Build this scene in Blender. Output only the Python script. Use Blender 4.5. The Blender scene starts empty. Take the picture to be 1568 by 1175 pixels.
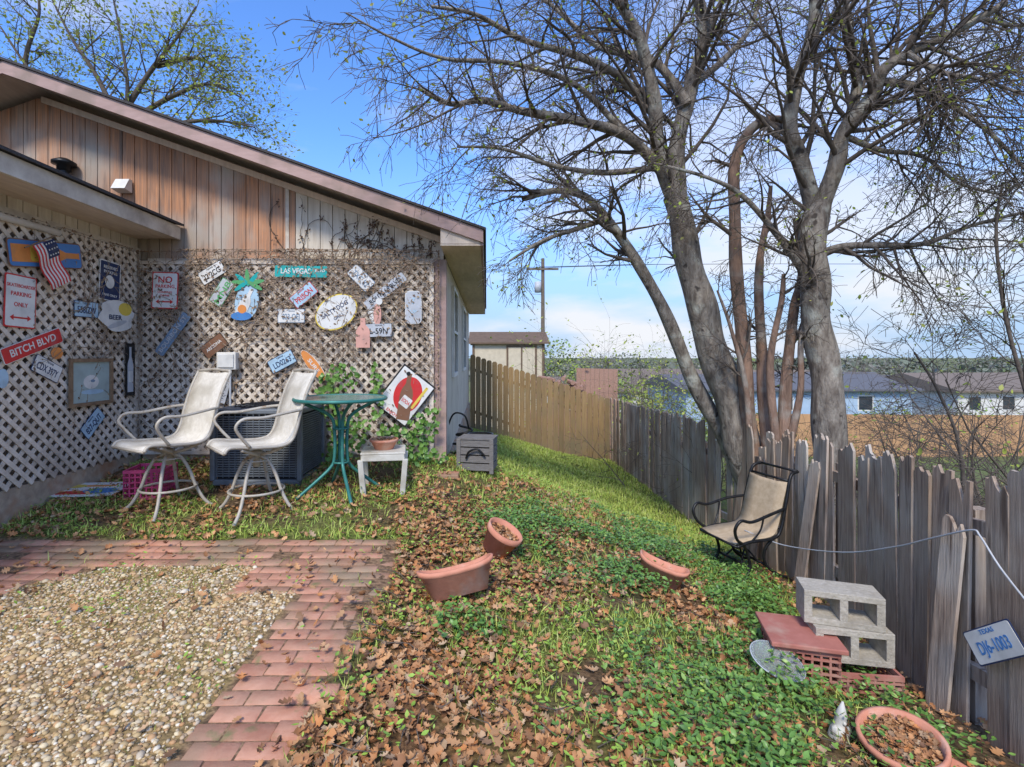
import bpy, math, random
import numpy as np
from mathutils import Vector, Matrix
random.seed(7); rng=np.random.default_rng(7)
S=bpy.context.scene
K=1/784.0
# ---------------------------------------------------------------- survey helpers (metres, eye at origin, looking +Y)
def P(u,v,d): return Vector(((u-745)*K*d,d,(545-v)*K*d))
T=rng.random((256,256))
def vn(x,y,f=1.0,s=0):
    x=np.asarray(x,float)*f+17.3*s; y=np.asarray(y,float)*f+9.1*s
    xi=np.floor(x).astype(int); yi=np.floor(y).astype(int); fx=x-xi; fy=y-yi
    fx=fx*fx*(3-2*fx); fy=fy*fy*(3-2*fy)
    a=T[xi%256,yi%256]; b=T[(xi+1)%256,yi%256]; c=T[xi%256,(yi+1)%256]; d=T[(xi+1)%256,(yi+1)%256]
    return (a*(1-fx)+b*fx)*(1-fy)+(c*(1-fx)+d*fx)*fy
def sm(t):
    t=np.clip(t,0,1); return t*t*(3-2*t)
def ground(X,Y):
    X=np.asarray(X,float);Y=np.asarray(Y,float)
    b=np.interp(Y,[-50,0,2,3.5,4.4,6,8,14,20,40,80,300],[-1.5,-1.5,-1.5,-1.45,-1.34,-1.18,-1.36,-1.87,-2.6,-4.8,-8,-10])
    f=np.interp(Y,[-50,0,2.4,3.1,4.6,7.7,13.4,20,40,80,300],[-2,-1.95,-1.97,-2.05,-2.1,-2.45,-2.66,-3.6,-5.4,-8,-10])
    t=np.clip((X+0.7)/3.6,0,1); t=0.5*t+0.5*sm(t)
    z=b*(1-t)+f*t
    dx=np.maximum(X-3.3,0)
    drop=np.interp(dx,[0,2,10,30,200],[0,.45,1.2,1.5,1.6])
    z=np.maximum(z-drop,-10-0*z)
    far=np.clip(1-np.hypot(X,Y)/60,0,1)
    rough=(vn(X,Y,2.3)-.5)*.07+(vn(X,Y,7,3)-.5)*.03
    w=np.where((X<-0.75)&(Y<4.0),.12,1.0)
    return z+rough*w*far+ (1-far)*(vn(X,Y,.03,5)-.5)*1.5
def gz(x,y): return float(ground(x,y))
def G(u,v):
    d=.8
    while d<80:
        p=P(u,v,d)
        if p.z<gz(p.x,p.y): return p
        d+=.02
    return p
# ---------------------------------------------------------------- materials
def newmat(n):
    m=bpy.data.materials.new(n); m.use_nodes=True; nt=m.node_tree
    return m,nt,nt.nodes['Principled BSDF']
def ramp(nt,cols,pos=None,const=False):
    r=nt.nodes.new('ShaderNodeValToRGB'); e=r.color_ramp.elements
    n=len(cols)
    if pos is None: pos=[i/(n-1) for i in range(n)]
    while len(e)<n: e.new(.5)
    for i in range(n):
        e[i].position=pos[i]
    for i in range(n):
        e[i].color=(*cols[i][:3],1)
    if const: r.color_ramp.interpolation='CONSTANT'
    return r
def M(name,c1,c2=None,scale=6,rough=.8,bump=0,stretch=(1,1,1),island=0,metal=0,pos=(.35,.65),c3=None,s3=2,t3=(.5,.65),spec=.3,st3=(1,1,1),bdist=.02,c4=None,s4=5,t4=(.55,.7),st4=(1,1,1)):
    m,nt,b=newmat(name); L=nt.links
    tc=nt.nodes.new('ShaderNodeTexCoord'); mp=nt.nodes.new('ShaderNodeMapping'); mp.inputs['Scale'].default_value=stretch
    L.new(tc.outputs['Object'],mp.inputs['Vector'])
    no=nt.nodes.new('ShaderNodeTexNoise'); no.inputs['Scale'].default_value=scale; no.inputs['Detail'].default_value=6; no.inputs['Roughness'].default_value=.65
    L.new(mp.outputs[0],no.inputs['Vector'])
    if c2 is None: c2=tuple(x*.75 for x in c1)
    r=ramp(nt,[c1,c2],pos); L.new(no.outputs['Fac'],r.inputs[0]); out=r.outputs[0]
    for cc,ss,tt,st in ((c3,s3,t3,st3),(c4,s4,t4,st4)):
        if cc:
            mp3=nt.nodes.new('ShaderNodeMapping'); mp3.inputs['Scale'].default_value=st; L.new(tc.outputs['Object'],mp3.inputs['Vector'])
            n3=nt.nodes.new('ShaderNodeTexNoise'); n3.inputs['Scale'].default_value=ss; n3.inputs['Detail'].default_value=4
            L.new(mp3.outputs[0],n3.inputs['Vector'])
            r3=ramp(nt,[(0,0,0),(1,1,1)],tt); L.new(n3.outputs['Fac'],r3.inputs[0])
            mx=nt.nodes.new('ShaderNodeMixRGB'); L.new(r3.outputs[0],mx.inputs[0]); L.new(out,mx.inputs[1]); mx.inputs[2].default_value=(*cc,1); out=mx.outputs[0]
    if island:
        g=nt.nodes.new('ShaderNodeNewGeometry'); mr=nt.nodes.new('ShaderNodeMapRange')
        mr.inputs['To Min'].default_value=1-island; mr.inputs['To Max'].default_value=1+island
        L.new(g.outputs['Random Per Island'],mr.inputs['Value'])
        h=nt.nodes.new('ShaderNodeHueSaturation'); L.new(mr.outputs[0],h.inputs['Value']); L.new(out,h.inputs['Color']); out=h.outputs[0]
    L.new(out,b.inputs['Base Color']); b.inputs['Roughness'].default_value=rough; b.inputs['Metallic'].default_value=metal
    b.inputs['Specular IOR Level'].default_value=spec
    if bump:
        bp=nt.nodes.new('ShaderNodeBump'); bp.inputs['Strength'].default_value=bump; bp.inputs['Distance'].default_value=bdist
        L.new(no.outputs['Fac'],bp.inputs['Height']); L.new(bp.outputs[0],b.inputs['Normal'])
    return m
def ML(name,cols,rough=.6,trans=0,spec=.3):
    m,nt,b=newmat(name); L=nt.links
    g=nt.nodes.new('ShaderNodeNewGeometry'); r=ramp(nt,cols); L.new(g.outputs['Random Per Island'],r.inputs[0])
    L.new(r.outputs[0],b.inputs['Base Color']); b.inputs['Roughness'].default_value=rough; b.inputs['Specular IOR Level'].default_value=spec
    if trans:
        t=nt.nodes.new('ShaderNodeBsdfTranslucent'); L.new(r.outputs[0],t.inputs[0])
        mx=nt.nodes.new('ShaderNodeMixShader'); mx.inputs[0].default_value=trans
        L.new(b.outputs[0],mx.inputs[1]); L.new(t.outputs[0],mx.inputs[2]); L.new(mx.outputs[0],nt.nodes['Material Output'].inputs[0])
    return m
# ---------------------------------------------------------------- mesh helpers
class MB:
    def __init__(s): s.v=[];s.f=[]
    def box(s,c,ax,ay,az):
        c=Vector(c);ax=Vector(ax);ay=Vector(ay);az=Vector(az);n=len(s.v)
        for i in (-1,1):
            for j in (-1,1):
                for k in (-1,1): s.v.append(tuple(c+ax*i+ay*j+az*k))
        for q in ((0,1,3,2),(4,6,7,5),(0,4,5,1),(2,3,7,6),(0,2,6,4),(1,5,7,3)): s.f.append(tuple(n+a for a in q))
    def ab(s,x0,x1,y0,y1,z0,z1): s.box(((x0+x1)/2,(y0+y1)/2,(z0+z1)/2),((x1-x0)/2,0,0),(0,(y1-y0)/2,0),(0,0,(z1-z0)/2))
    def prism(s,pts,off):
        n=len(s.v);k=len(pts);off=Vector(off)
        for p in pts: s.v.append(tuple(p))
        for p in pts: s.v.append(tuple(Vector(p)+off))
        s.f.append(tuple(range(n,n+k))); s.f.append(tuple(range(n+2*k-1,n+k-1,-1)))
        for i in range(k):
            j=(i+1)%k; s.f.append((n+j,n+i,n+k+i,n+k+j))
    def tube(s,pts,r,sides=8,closed=False,smooth=True):
        pts=[Vector(p) for p in pts]
        if smooth and len(pts)>2: pts,rr=cat(pts,r if isinstance(r,(list,tuple)) else [r]*len(pts),5,closed)
        else: rr=r if isinstance(r,(list,tuple)) else [r]*len(pts)
        n=len(pts);base=len(s.v)
        t0=(pts[1]-pts[0]).normalized(); a=t0.orthogonal().normalized()
        for i in range(n):
            if closed: t=(pts[(i+1)%n]-pts[i-1]).normalized()
            else: t=(pts[min(i+1,n-1)]-pts[max(i-1,0)]).normalized()
            a=(a-t*a.dot(t)).normalized(); b=t.cross(a)
            for k in range(sides):
                an=2*math.pi*k/sides; s.v.append(tuple(pts[i]+(a*math.cos(an)+b*math.sin(an))*rr[i]))
        m=n if closed else n-1
        for i in range(m):
            for k in range(sides):
                k2=(k+1)%sides;j=(i+1)%n
                s.f.append((base+i*sides+k,base+i*sides+k2,base+j*sides+k2,base+j*sides+k))
        if not closed:
            s.f.append(tuple(base+k for k in range(sides-1,-1,-1))); s.f.append(tuple(base+(n-1)*sides+k for k in range(sides)))
    def lathe(s,prof,n=28,c=(0,0,0)):
        base=len(s.v);m=len(prof)
        for i in range(n):
            a=2*math.pi*i/n
            for r,z in prof: s.v.append((c[0]+r*math.cos(a),c[1]+r*math.sin(a),c[2]+z))
        for i in range(n):
            j=(i+1)%n
            for k in range(m-1): s.f.append((base+i*m+k,base+j*m+k,base+j*m+k+1,base+i*m+k+1))
    def obj(s,name,mat,parent=None,smooth=False,bevel=0):
        me=bpy.data.meshes.new(name); me.from_pydata(s.v,[],s.f); me.update()
        if mat: me.materials.append(mat)
        if smooth:
            me.polygons.foreach_set('use_smooth',[True]*len(me.polygons))
        o=bpy.data.objects.new(name,me); S.collection.objects.link(o)
        if parent: o.parent=parent
        if bevel:
            b=o.modifiers.new('b','BEVEL'); b.width=bevel; b.segments=2; b.limit_method='ANGLE'
        return o
def cat(pts,rr,k=5,closed=False):
    out=[];ro=[];n=len(pts)
    rng_=range(n) if closed else range(n-1)
    for i in rng_:
        g=(lambda j:pts[j%n]) if closed else (lambda j:pts[max(0,min(n-1,j))])
        gr=(lambda j:rr[j%n]) if closed else (lambda j:rr[max(0,min(n-1,j))])
        p0,p1,p2,p3=g(i-1),g(i),g(i+1),g(i+2)
        for q in range(k):
            t=q/k
            out.append(0.5*((2*p1)+(p2-p0)*t+(2*p0-5*p1+4*p2-p3)*t*t+(3*p1-p0-3*p2+p3)*t**3))
            ro.append(gr(i)*(1-t)+gr(i+1)*t)
    if not closed: out.append(pts[-1]);ro.append(rr[-1])
    return out,ro
def empty(name,loc=(0,0,0),rot=None):
    e=bpy.data.objects.new(name,None); e.empty_display_size=.1; S.collection.objects.link(e)
    if rot is not None:
        e.matrix_world=Matrix.Translation(loc)@rot.to_4x4()
    else: e.location=loc
    return e
def npmesh(name,V,F,mat,smooth=False,parent=None):
    V=np.ascontiguousarray(V,dtype=np.float32); nf=len(F);k=F.shape[1]
    me=bpy.data.meshes.new(name); me.vertices.add(len(V)); me.vertices.foreach_set('co',V.ravel())
    me.loops.add(nf*k); me.loops.foreach_set('vertex_index',np.ascontiguousarray(F,dtype=np.int32).ravel())
    me.polygons.add(nf); me.polygons.foreach_set('loop_start',np.arange(0,nf*k,k,dtype=np.int32))
    me.polygons.foreach_set('loop_total',np.full(nf,k,dtype=np.int32))
    if smooth: me.polygons.foreach_set('use_smooth',np.ones(nf,dtype=bool))
    me.update(calc_edges=True); me.validate()
    if mat: me.materials.append(mat)
    o=bpy.data.objects.new(name,me); S.collection.objects.link(o)
    if parent: o.parent=parent
    return o
def rotm(yaw,tilt,az):
    N=len(yaw); c,s=np.cos(yaw),np.sin(yaw)
    Z=np.zeros((N,3,3)); Z[:,0,0]=c;Z[:,0,1]=-s;Z[:,1,0]=s;Z[:,1,1]=c;Z[:,2,2]=1
    k=np.stack([np.cos(az),np.sin(az),0*az],1); Kx=np.zeros((N,3,3))
    Kx[:,0,1]=-k[:,2];Kx[:,0,2]=k[:,1];Kx[:,1,0]=k[:,2];Kx[:,1,2]=-k[:,0];Kx[:,2,0]=-k[:,1];Kx[:,2,1]=k[:,0]
    R=np.eye(3)[None]+np.sin(tilt)[:,None,None]*Kx+(1-np.cos(tilt))[:,None,None]*(Kx@Kx)
    return R@Z
def scatter(name,BV,BF,pos,R,sc,mat,smooth=False,parent=None):
    BV=np.asarray(BV,float);BF=np.asarray(BF); N=len(pos)
    if np.ndim(sc)==1: sc=sc[:,None]*np.ones((1,3))
    V=np.einsum('nij,nkj->nki',R,BV[None]*sc[:,None,:])+pos[:,None,:]
    F=BF[None]+(np.arange(N)*len(BV))[:,None,None]
    return npmesh(name,V.reshape(-1,3),F.reshape(-1,BF.shape[1]),mat,smooth,parent)
def leafbase(st,fold=.25,curl=.3):
    V=[];F=[]
    for x,y in st:
        z=curl*(y-.5)**2
        V+= [(-x,y-.5,z+fold*x),(0,y-.5,z),(x,y-.5,z+fold*x)]
    for i in range(len(st)-1):
        a=3*i; F+=[(a,a+1,a+4,a+3),(a+1,a+2,a+5,a+4)]
    return np.array(V),np.array(F)
OAK=leafbase([(.01,0),(.06,.14),(.26,.22),(.12,.35),(.38,.5),(.16,.62),(.28,.8),(.01,1)],.35,.7)
ELL=leafbase([(.01,0),(.22,.28),(.24,.62),(.01,1)],.25,.4)
BLD=(np.array([(-.03,0,0),(.03,0,0),(-.025,.08,.5),(.025,.08,.5),(-.002,.32,.95),(.002,.32,.95)]),np.array([(0,1,3,2),(2,3,5,4)]))
def lines_mesh(name,lines,mat,sides=4,parent=None):
    groups={}
    for p,r in lines: groups.setdefault(len(p),[]).append((p,r))
    Vs=[];Fs=[];base=0
    for n,g in groups.items():
        Pn=np.array([[tuple(q) for q in p] for p,_ in g]); Rn=np.array([r for _,r in g]); N=len(g)
        t=np.gradient(Pn,axis=1); t/=np.linalg.norm(t,axis=2,keepdims=True)+1e-9
        mean=Pn[:,-1]-Pn[:,0]; ax=np.argmin(np.abs(mean),axis=1); ref=np.eye(3)[ax][:,None,:]*np.ones((1,n,1))
        a=ref-t*np.sum(ref*t,axis=2,keepdims=True); a/=np.linalg.norm(a,axis=2,keepdims=True)+1e-9; b=np.cross(t,a)
        sd=sides if Rn.max()<.02 else 12
        an=2*np.pi*np.arange(sd)/sd
        V=Pn[:,:,None,:]+Rn[:,:,None,None]*(a[:,:,None,:]*np.cos(an)[None,None,:,None]+b[:,:,None,:]*np.sin(an)[None,None,:,None])
        i,k=np.meshgrid(np.arange(n-1),np.arange(sd),indexing='ij'); i=i.ravel();k=k.ravel();k2=(k+1)%sd
        f=np.stack([i*sd+k,i*sd+k2,(i+1)*sd+k2,(i+1)*sd+k],1)
        F=f[None]+(np.arange(N)*n*sd)[:,None,None]+base
        Vs.append(V.reshape(-1,3));Fs.append(F.reshape(-1,4)); base+=N*n*sd
    return npmesh(name,np.concatenate(Vs),np.concatenate(Fs),mat,True,parent)
# ---------------------------------------------------------------- world, sun, camera
EL,AZ=math.radians(46),math.radians(190)
w=bpy.data.worlds.new("World"); S.world=w; w.use_nodes=True; nt=w.node_tree; L=nt.links
bg=nt.nodes['Background']; sky=nt.nodes.new('ShaderNodeTexSky'); sky.sky_type='NISHITA'; sky.sun_disc=False
sky.sun_elevation=EL; sky.sun_rotation=AZ; sky.air_density=1.0; sky.dust_density=.6; sky.ozone_density=2.5
ti=nt.nodes.new('ShaderNodeMixRGB'); ti.blend_type='MULTIPLY'; ti.inputs[0].default_value=1; L.new(sky.outputs[0],ti.inputs[1]); ti.inputs[2].default_value=(1.02,1.5,2.2,1)
tc=nt.nodes.new('ShaderNodeTexCoord'); sx=nt.nodes.new('ShaderNodeSeparateXYZ'); L.new(tc.outputs['Generated'],sx.inputs[0])
hr=nt.nodes.new('ShaderNodeMapRange'); hr.inputs['From Min'].default_value=0.0; hr.inputs['From Max'].default_value=.4; hr.inputs['To Min'].default_value=.95; hr.inputs['To Max'].default_value=0; hr.interpolation_type='SMOOTHSTEP'
L.new(sx.outputs[2],hr.inputs[0]); hm=nt.nodes.new('ShaderNodeMixRGB'); L.new(hr.outputs[0],hm.inputs[0]); L.new(ti.outputs[0],hm.inputs[1]); hm.inputs[2].default_value=(3.1,4.3,6.1,1)
mp=nt.nodes.new('ShaderNodeMapping'); mp.inputs['Scale'].default_value=(1.3,1.3,4.4); mp.inputs['Location'].default_value=(.35,.2,.1)
L.new(tc.outputs['Generated'],mp.inputs[0]); no=nt.nodes.new('ShaderNodeTexNoise'); no.inputs['Scale'].default_value=1.9; no.inputs['Detail'].default_value=6; no.inputs['Roughness'].default_value=.52
L.new(mp.outputs[0],no.inputs[0]); r=ramp(nt,[(0,0,0),(1,1,1)],(.43,.60)); L.new(no.outputs['Fac'],r.inputs[0])
mr=nt.nodes.new('ShaderNodeMapRange'); mr.inputs['From Min'].default_value=0.05; mr.inputs['From Max'].default_value=.5; mr.inputs['To Min'].default_value=.95; mr.inputs['To Max'].default_value=.4
L.new(sx.outputs[2],mr.inputs[0]); mu=nt.nodes.new('ShaderNodeMath'); mu.operation='MULTIPLY'; L.new(r.outputs[0],mu.inputs[0]); L.new(mr.outputs[0],mu.inputs[1])
mx=nt.nodes.new('ShaderNodeMixRGB'); L.new(mu.outputs[0],mx.inputs[0]); L.new(hm.outputs[0],mx.inputs[1]); mx.inputs[2].default_value=(6.2,6.3,6.6,1)
L.new(mx.outputs[0],bg.inputs[0]); bg.inputs[1].default_value=.15
sd=bpy.data.lights.new('sun','SUN'); sd.energy=3.3; sd.angle=math.radians(12); sd.color=(1,.92,.79)
so=bpy.data.objects.new('sun',sd); S.collection.objects.link(so)
dirv=Vector((math.sin(AZ)*math.cos(EL),math.cos(AZ)*math.cos(EL),math.sin(EL))); so.rotation_euler=dirv.to_track_quat('Z','Y').to_euler()
cd=bpy.data.cameras.new('camera'); cam=bpy.data.objects.new('camera',cd); S.collection.objects.link(cam); S.camera=cam
cam.rotation_euler=(math.pi/2,0,0); cd.lens=18; cd.sensor_width=36; cd.sensor_fit='HORIZONTAL'; cd.shift_x=39/1568; cd.shift_y=-42.5/1568; cd.clip_end=6000; cd.clip_start=.05
S.view_settings.view_transform='Standard'; S.view_settings.look='None'; S.view_settings.exposure=0
# ---------------------------------------------------------------- region weights
def ell(X,Y,cx,cy,rx,ry): return np.clip(1.6-1.0*np.hypot((X-cx)/rx,(Y-cy)/ry),0,1)
def in_gravel(X,Y):
    a=(X<-1.19)&(Y<3.22)
    b=(X<-1.6)&(Y<3.6-.45*sm((-2.5-X)/.8))
    return a|b
def in_brick(X,Y):
    e=-.72+(vn(X,Y,1.5,8)-.5)*.25
    return (~in_gravel(X,Y))&(X<e)&(Y<3.98)
def leaf_w(X,Y):
    n=vn(X,Y,1.7,1)*.6+vn(X,Y,5,2)*.4
    w=np.where(Y<4.2,1.0,np.clip(1-(Y-4.2)/2.8,0.0,1)*.75)
    w=w*np.where(X>.8,np.clip(1-(X-.8)/1.6,.22,1),1)
    w=w*(1-.65*ell(X,Y,.8,3.15,.6,.4))
    w=np.where((X<-.75)&(Y>4.0),.42*np.clip(n*2.4-.4,0,1),w)
    w=w*np.clip(n*2.8-.45,.18,1)
    w=np.where(in_brick(X,Y),.05,w); w=np.where(in_gravel(X,Y),.025,w)
    w=np.where((X>3.0),.15,w)
    return w
def vinca_w(X,Y):
    w=ell(X,Y,1.35,4.7,.9,.7)+ell(X,Y,1.55,2.2,.65,1.0)*.85+ell(X,Y,2.05,3.7,.35,.8)*.8+ell(X,Y,.3,4.35,.4,.3)+ell(X,Y,-.15,2.95,.2,.16)+ell(X,Y,.75,3.95,.45,.25)*.6+ell(X,Y,.8,1.8,.4,.5)*.35+ell(X,Y,1.9,5.6,.8,.5)*.8
    return np.clip(w,0,1)*np.clip(vn(X,Y,2.4,4)*3.0-.75,0,1)*(X<2.7)*(X>-.7)
def grass_w(X,Y):
    n=np.clip(vn(X,Y,2.1,6)*1.7+vn(X,Y,6,12)*1.3-.85,0,1)
    w=ell(X,Y,.75,3.1,.75,.5)*1.5+ell(X,Y,.1,2.1,.6,.7)*.4+ell(X,Y,-.4,2.9,.3,.5)*.35+ell(X,Y,1.7,3.0,.4,.5)*.8+ell(X,Y,2.2,4.3,.5,.6)*.9+ell(X,Y,.4,3.9,.6,.5)*.6+ell(X,Y,1.2,2,.5,.6)*.5
    w=w+np.where((Y>4.0)&(Y<6)&(X<-.5),.7,0)+np.where((X>-.5)&(Y>4.2),.7*np.clip(Y-4.2,0,1),0)
    w=w*n+np.where((X>-.4)&(X<3.2)&(Y>6),np.clip((Y-6)/1.0,0,1)*.85,0)+np.where(X>3.3,.5,0)
    e=np.abs(X+.70)<.15
    w=w+np.where(e&(Y<4),.5*n,0)+np.where(in_gravel(X,Y),.42*np.clip(vn(X,Y,1.3,9)*3-1.1,0,1)*(.35+.65*sm((Y-2)/1.2)),0)+np.where(np.abs(Y-4.05)<.09,.8*(X<-.6)*n,0)+np.where(np.abs(Y-3.62)<.05,.35*(X<-1.2),0)
    w=np.where(in_brick(X,Y),w*.1,w)
    return np.clip(w,0,1)
# ---------------------------------------------------------------- ground sheet
def axis(lo,hi,st,far):
    a=list(np.arange(lo,hi,st)); x=hi;s=st
    while x<far: a.append(x); s*=1.22; x+=s
    x=lo-st;s=st
    b=[]
    while x>-far: b.append(x); s*=1.22; x-=s
    return np.array(sorted(b+a))
xs=axis(-4.4,4.0,.05,2600); ys=axis(-.6,9,.05,2600)
XX,YY=np.meshgrid(xs,ys,indexing='ij'); ZZ=ground(XX,YY)
V=np.stack([XX,YY,ZZ],2).reshape(-1,3); nx,ny=len(xs),len(ys)
i,j=np.meshgrid(np.arange(nx-1),np.arange(ny-1),indexing='ij'); i=i.ravel();j=j.ravel()
F=np.stack([i*ny+j,(i+1)*ny+j,(i+1)*ny+j+1,i*ny+j+1],1)
gm,nt,b=newmat('ground_soil'); L=nt.links
at=nt.nodes.new('ShaderNodeAttribute'); at.attribute_name='soil'
tcg=nt.nodes.new('ShaderNodeTexCoord'); n1=nt.nodes.new('ShaderNodeTexNoise'); n1.inputs['Scale'].default_value=38; n1.inputs['Detail'].default_value=6
L.new(tcg.outputs['Object'],n1.inputs[0]); rr=ramp(nt,[(.35,.35,.35),(1.35,1.3,1.2)],(.3,.7)); L.new(n1.outputs['Fac'],rr.inputs[0])
m2=nt.nodes.new('ShaderNodeMixRGB'); m2.blend_type='MULTIPLY'; m2.inputs[0].default_value=1; L.new(at.outputs['Color'],m2.inputs[1]); L.new(rr.outputs[0],m2.inputs[2])
L.new(m2.outputs[0],b.inputs['Base Color']); b.inputs['Roughness'].default_value=.95; b.inputs['Specular IOR Level'].default_value=.1
bp=nt.nodes.new('ShaderNodeBump'); bp.inputs['Strength'].default_value=.8; bp.inputs['Distance'].default_value=.02; L.new(n1.outputs['Fac'],bp.inputs['Height']); L.new(bp.outputs[0],b.inputs['Normal'])
go=npmesh('ground',V,F,gm,True)
ca=go.data.color_attributes.new('soil','FLOAT_COLOR','POINT')
lw=leaf_w(XX,YY)[...,None];gw=grass_w(XX,YY)[...,None];vw=vinca_w(XX,YY)[...,None]
C=np.ones(XX.shape+(3,))*np.array([.15,.105,.065])
C=C*(1-.6*lw)+np.array([.21,.11,.055])*.6*lw
C=C*(1-.7*gw)+np.array([.15,.21,.045])*.7*gw
C=C*(1-.7*vw)+np.array([.06,.095,.025])*.7*vw
gr=in_gravel(XX,YY)[...,None]; C=np.where(gr,np.array([.34,.24,.12])*(1-.5*gw)+np.array([.16,.21,.03])*.6*gw,C)
bk=in_brick(XX,YY)[...,None]; C=np.where(bk,np.array([.26,.17,.11]),C)
far=np.clip((np.hypot(XX,YY)-15)/20,0,1)[...,None]; nn=vn(XX,YY,.08,7)[...,None]
C=C*(1-far)+far*(np.array([.16,.22,.07])*nn+np.array([.22,.2,.12])*(1-nn))
ca.data.foreach_set('color',np.concatenate([C,np.ones(XX.shape+(1,))],2).astype(np.float32).ravel())
# ---------------------------------------------------------------- bricks
BX=(np.array([(-.5,-.5,-.5),(.5,-.5,-.5),(.5,.5,-.5),(-.5,.5,-.5),(-.5,-.5,.4),(.5,-.5,.4),(.5,.5,.4),(-.5,.5,.4),(-.47,-.45,.5),(.47,-.45,.5),(.47,.45,.5),(-.47,.45,.5)]),
    np.array([(0,1,5,4),(1,2,6,5),(2,3,7,6),(3,0,4,7),(4,5,9,8),(5,6,10,9),(6,7,11,10),(7,4,8,11),(8,9,10,11)]))
pp=[];sz=[]
bl,bw=.2,.098
def addb(x0,x1,y):
    cx_,L_=(x0+x1)/2,x1-x0
    if L_<.05 or random.random()<.02: return
    pp.append((cx_,y+random.uniform(-.003,.003),gz(cx_,y)-.019+random.uniform(-.003,.003))); sz.append((L_-.007,bw-.006,.05))
for yi in range(0,41):
    y=yi*bw; off=.1 if yi%2 else 0
    if y<3.22: lo=-1.19
    elif y<3.6: lo=-1.62
    else: lo=-5
    x=-.75+off
    while x>lo:
        x0=max(x-bl,lo)
        if not bool(in_gravel((x0+x)/2,y)) and bool(in_brick((x0+x)/2,y)) and y<3.97:
            addb(x0,x,y)
        x-=bl
    if 3.1<y<3.6:
        x=-2.0
        while x>-5:
            if not bool(in_gravel(x-.1,y)): addb(x-bl,x,y)
            x-=bl
pp=np.array(pp); N=len(pp)
bm=M('brick',(.46,.21,.135),(.56,.30,.20),9,.92,.4,island=.2,c3=(.32,.23,.15),s3=2.2,t3=(.46,.68),c4=(.24,.22,.1),s4=11,t4=(.6,.75))
scatter('brick_path',*BX,pp,rotm(rng.normal(0,.012,N),rng.normal(0,.006,N),rng.random(N)*6.28),np.array(sz),bm)
# ---------------------------------------------------------------- scatter over the ground
def sample(wf,x0,x1,y0,y1,n,falloff=True):
    X=rng.uniform(x0,x1,n);Y=rng.uniform(y0,y1,n)
    keep=rng.random(n)<wf(X,Y)
    vis=(X>-1.05*Y-.3)&(X<1.2*Y+.4)
    keep&=vis
    return X[keep],Y[keep]
def ico():
    import bmesh
    bmm=bmesh.new(); bmesh.ops.create_icosphere(bmm,subdivisions=1,radius=.5); v=np.array([x.co[:] for x in bmm.verts]); f=np.array([[q.index for q in p.verts] for p in bmm.faces]); bmm.free(); return v,f
IV,IF=ico()
X,Y=sample(lambda a,b:in_gravel(a,b)*(1-.5*grass_w(a,b)),-4.2,-1.1,1.2,3.65,32000)
N=len(X); z=ground(X,Y); s=rng.lognormal(math.log(.0195),.35,N)
pm=ML('pebble',[(.56,.42,.22),(.38,.25,.12),(.72,.60,.38),(.5,.27,.12),(.55,.47,.33),(.3,.19,.1),(.78,.70,.55),(.64,.46,.22),(.46,.3,.14),(.26,.18,.11)],.75,0)
scatter('gravel',IV,IF,np.stack([X,Y,z+.002],1),rotm(rng.random(N)*6.28,rng.normal(0,.25,N),rng.random(N)*6.28),np.stack([s,s*rng.uniform(.6,1,N),s*rng.uniform(.4,.65,N)],1),pm,True)
X,Y=sample(leaf_w,-4.3,3.2,1.0,7.4,66000)
N=len(X); z=ground(X,Y)+rng.random(N)*.045; s=rng.uniform(.03,.075,N)
lm=ML('dead_leaf',[(.48,.21,.08),(.24,.115,.055),(.58,.31,.14),(.38,.17,.07),(.64,.36,.17),(.15,.08,.045),(.54,.23,.08),(.5,.36,.22),(.2,.1,.055)],.65)
scatter('fallen_leaves',*OAK,np.stack([X,Y,z],1),rotm(rng.random(N)*6.28,rng.normal(0,.75,N),rng.random(N)*6.28),np.stack([s*rng.uniform(.7,1.2,N),s,s*rng.uniform(.3,2.0,N)],1),lm)
X,Y=sample(vinca_w,-.7,2.7,1.0,6.4,70000)
N=len(X); z=ground(X,Y)+rng.random(N)**.8*.13*(.4+vn(X,Y,3,2)); s=rng.uniform(.022,.046,N)
vm=ML('vinca_leaf',[(.09,.2,.035),(.15,.29,.055),(.055,.13,.03),(.21,.37,.075),(.1,.23,.045),(.29,.42,.11)],.4,0,.4)
scatter('vinca_ground_cover',*ELL,np.stack([X,Y,z],1),rotm(rng.random(N)*6.28,rng.normal(0,.6,N),rng.random(N)*6.28),s,vm)
X,Y=sample(lambda a,b:np.clip(leaf_w(a,b)*.5+grass_w(a,b)*.6,0,1)*np.clip(vn(a,b,3.3,11)*3-.9,0,1),-4.2,3,1,7,60000)
N=len(X); z=ground(X,Y)+.01+rng.random(N)*.07; s=rng.uniform(.015,.036,N)
wm=ML('weed_leaf',[(.22,.38,.06),(.33,.48,.07),(.15,.28,.05),(.43,.54,.1)],.5)
scatter('weeds',*ELL,np.stack([X,Y,z],1),rotm(rng.random(N)*6.28,rng.normal(0,.5,N),rng.random(N)*6.28),s,wm)
X1,Y1=sample(grass_w,-4.3,3.2,1.0,6.5,105000); X2,Y2=sample(grass_w,-.6,3.3,6,14,50000)
X=np.r_[X1,X2];Y=np.r_[Y1,Y2];N=len(X); z=ground(X,Y)-.005; s=rng.uniform(.03,.10,N)*np.where(in_gravel(X,Y),.5,1)
gmt=ML('grass_blade',[(.28,.40,.06),(.44,.52,.1),(.2,.33,.05),(.54,.58,.15),(.34,.46,.07),(.46,.42,.18)],.5)
wd=1+Y/5
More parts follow.
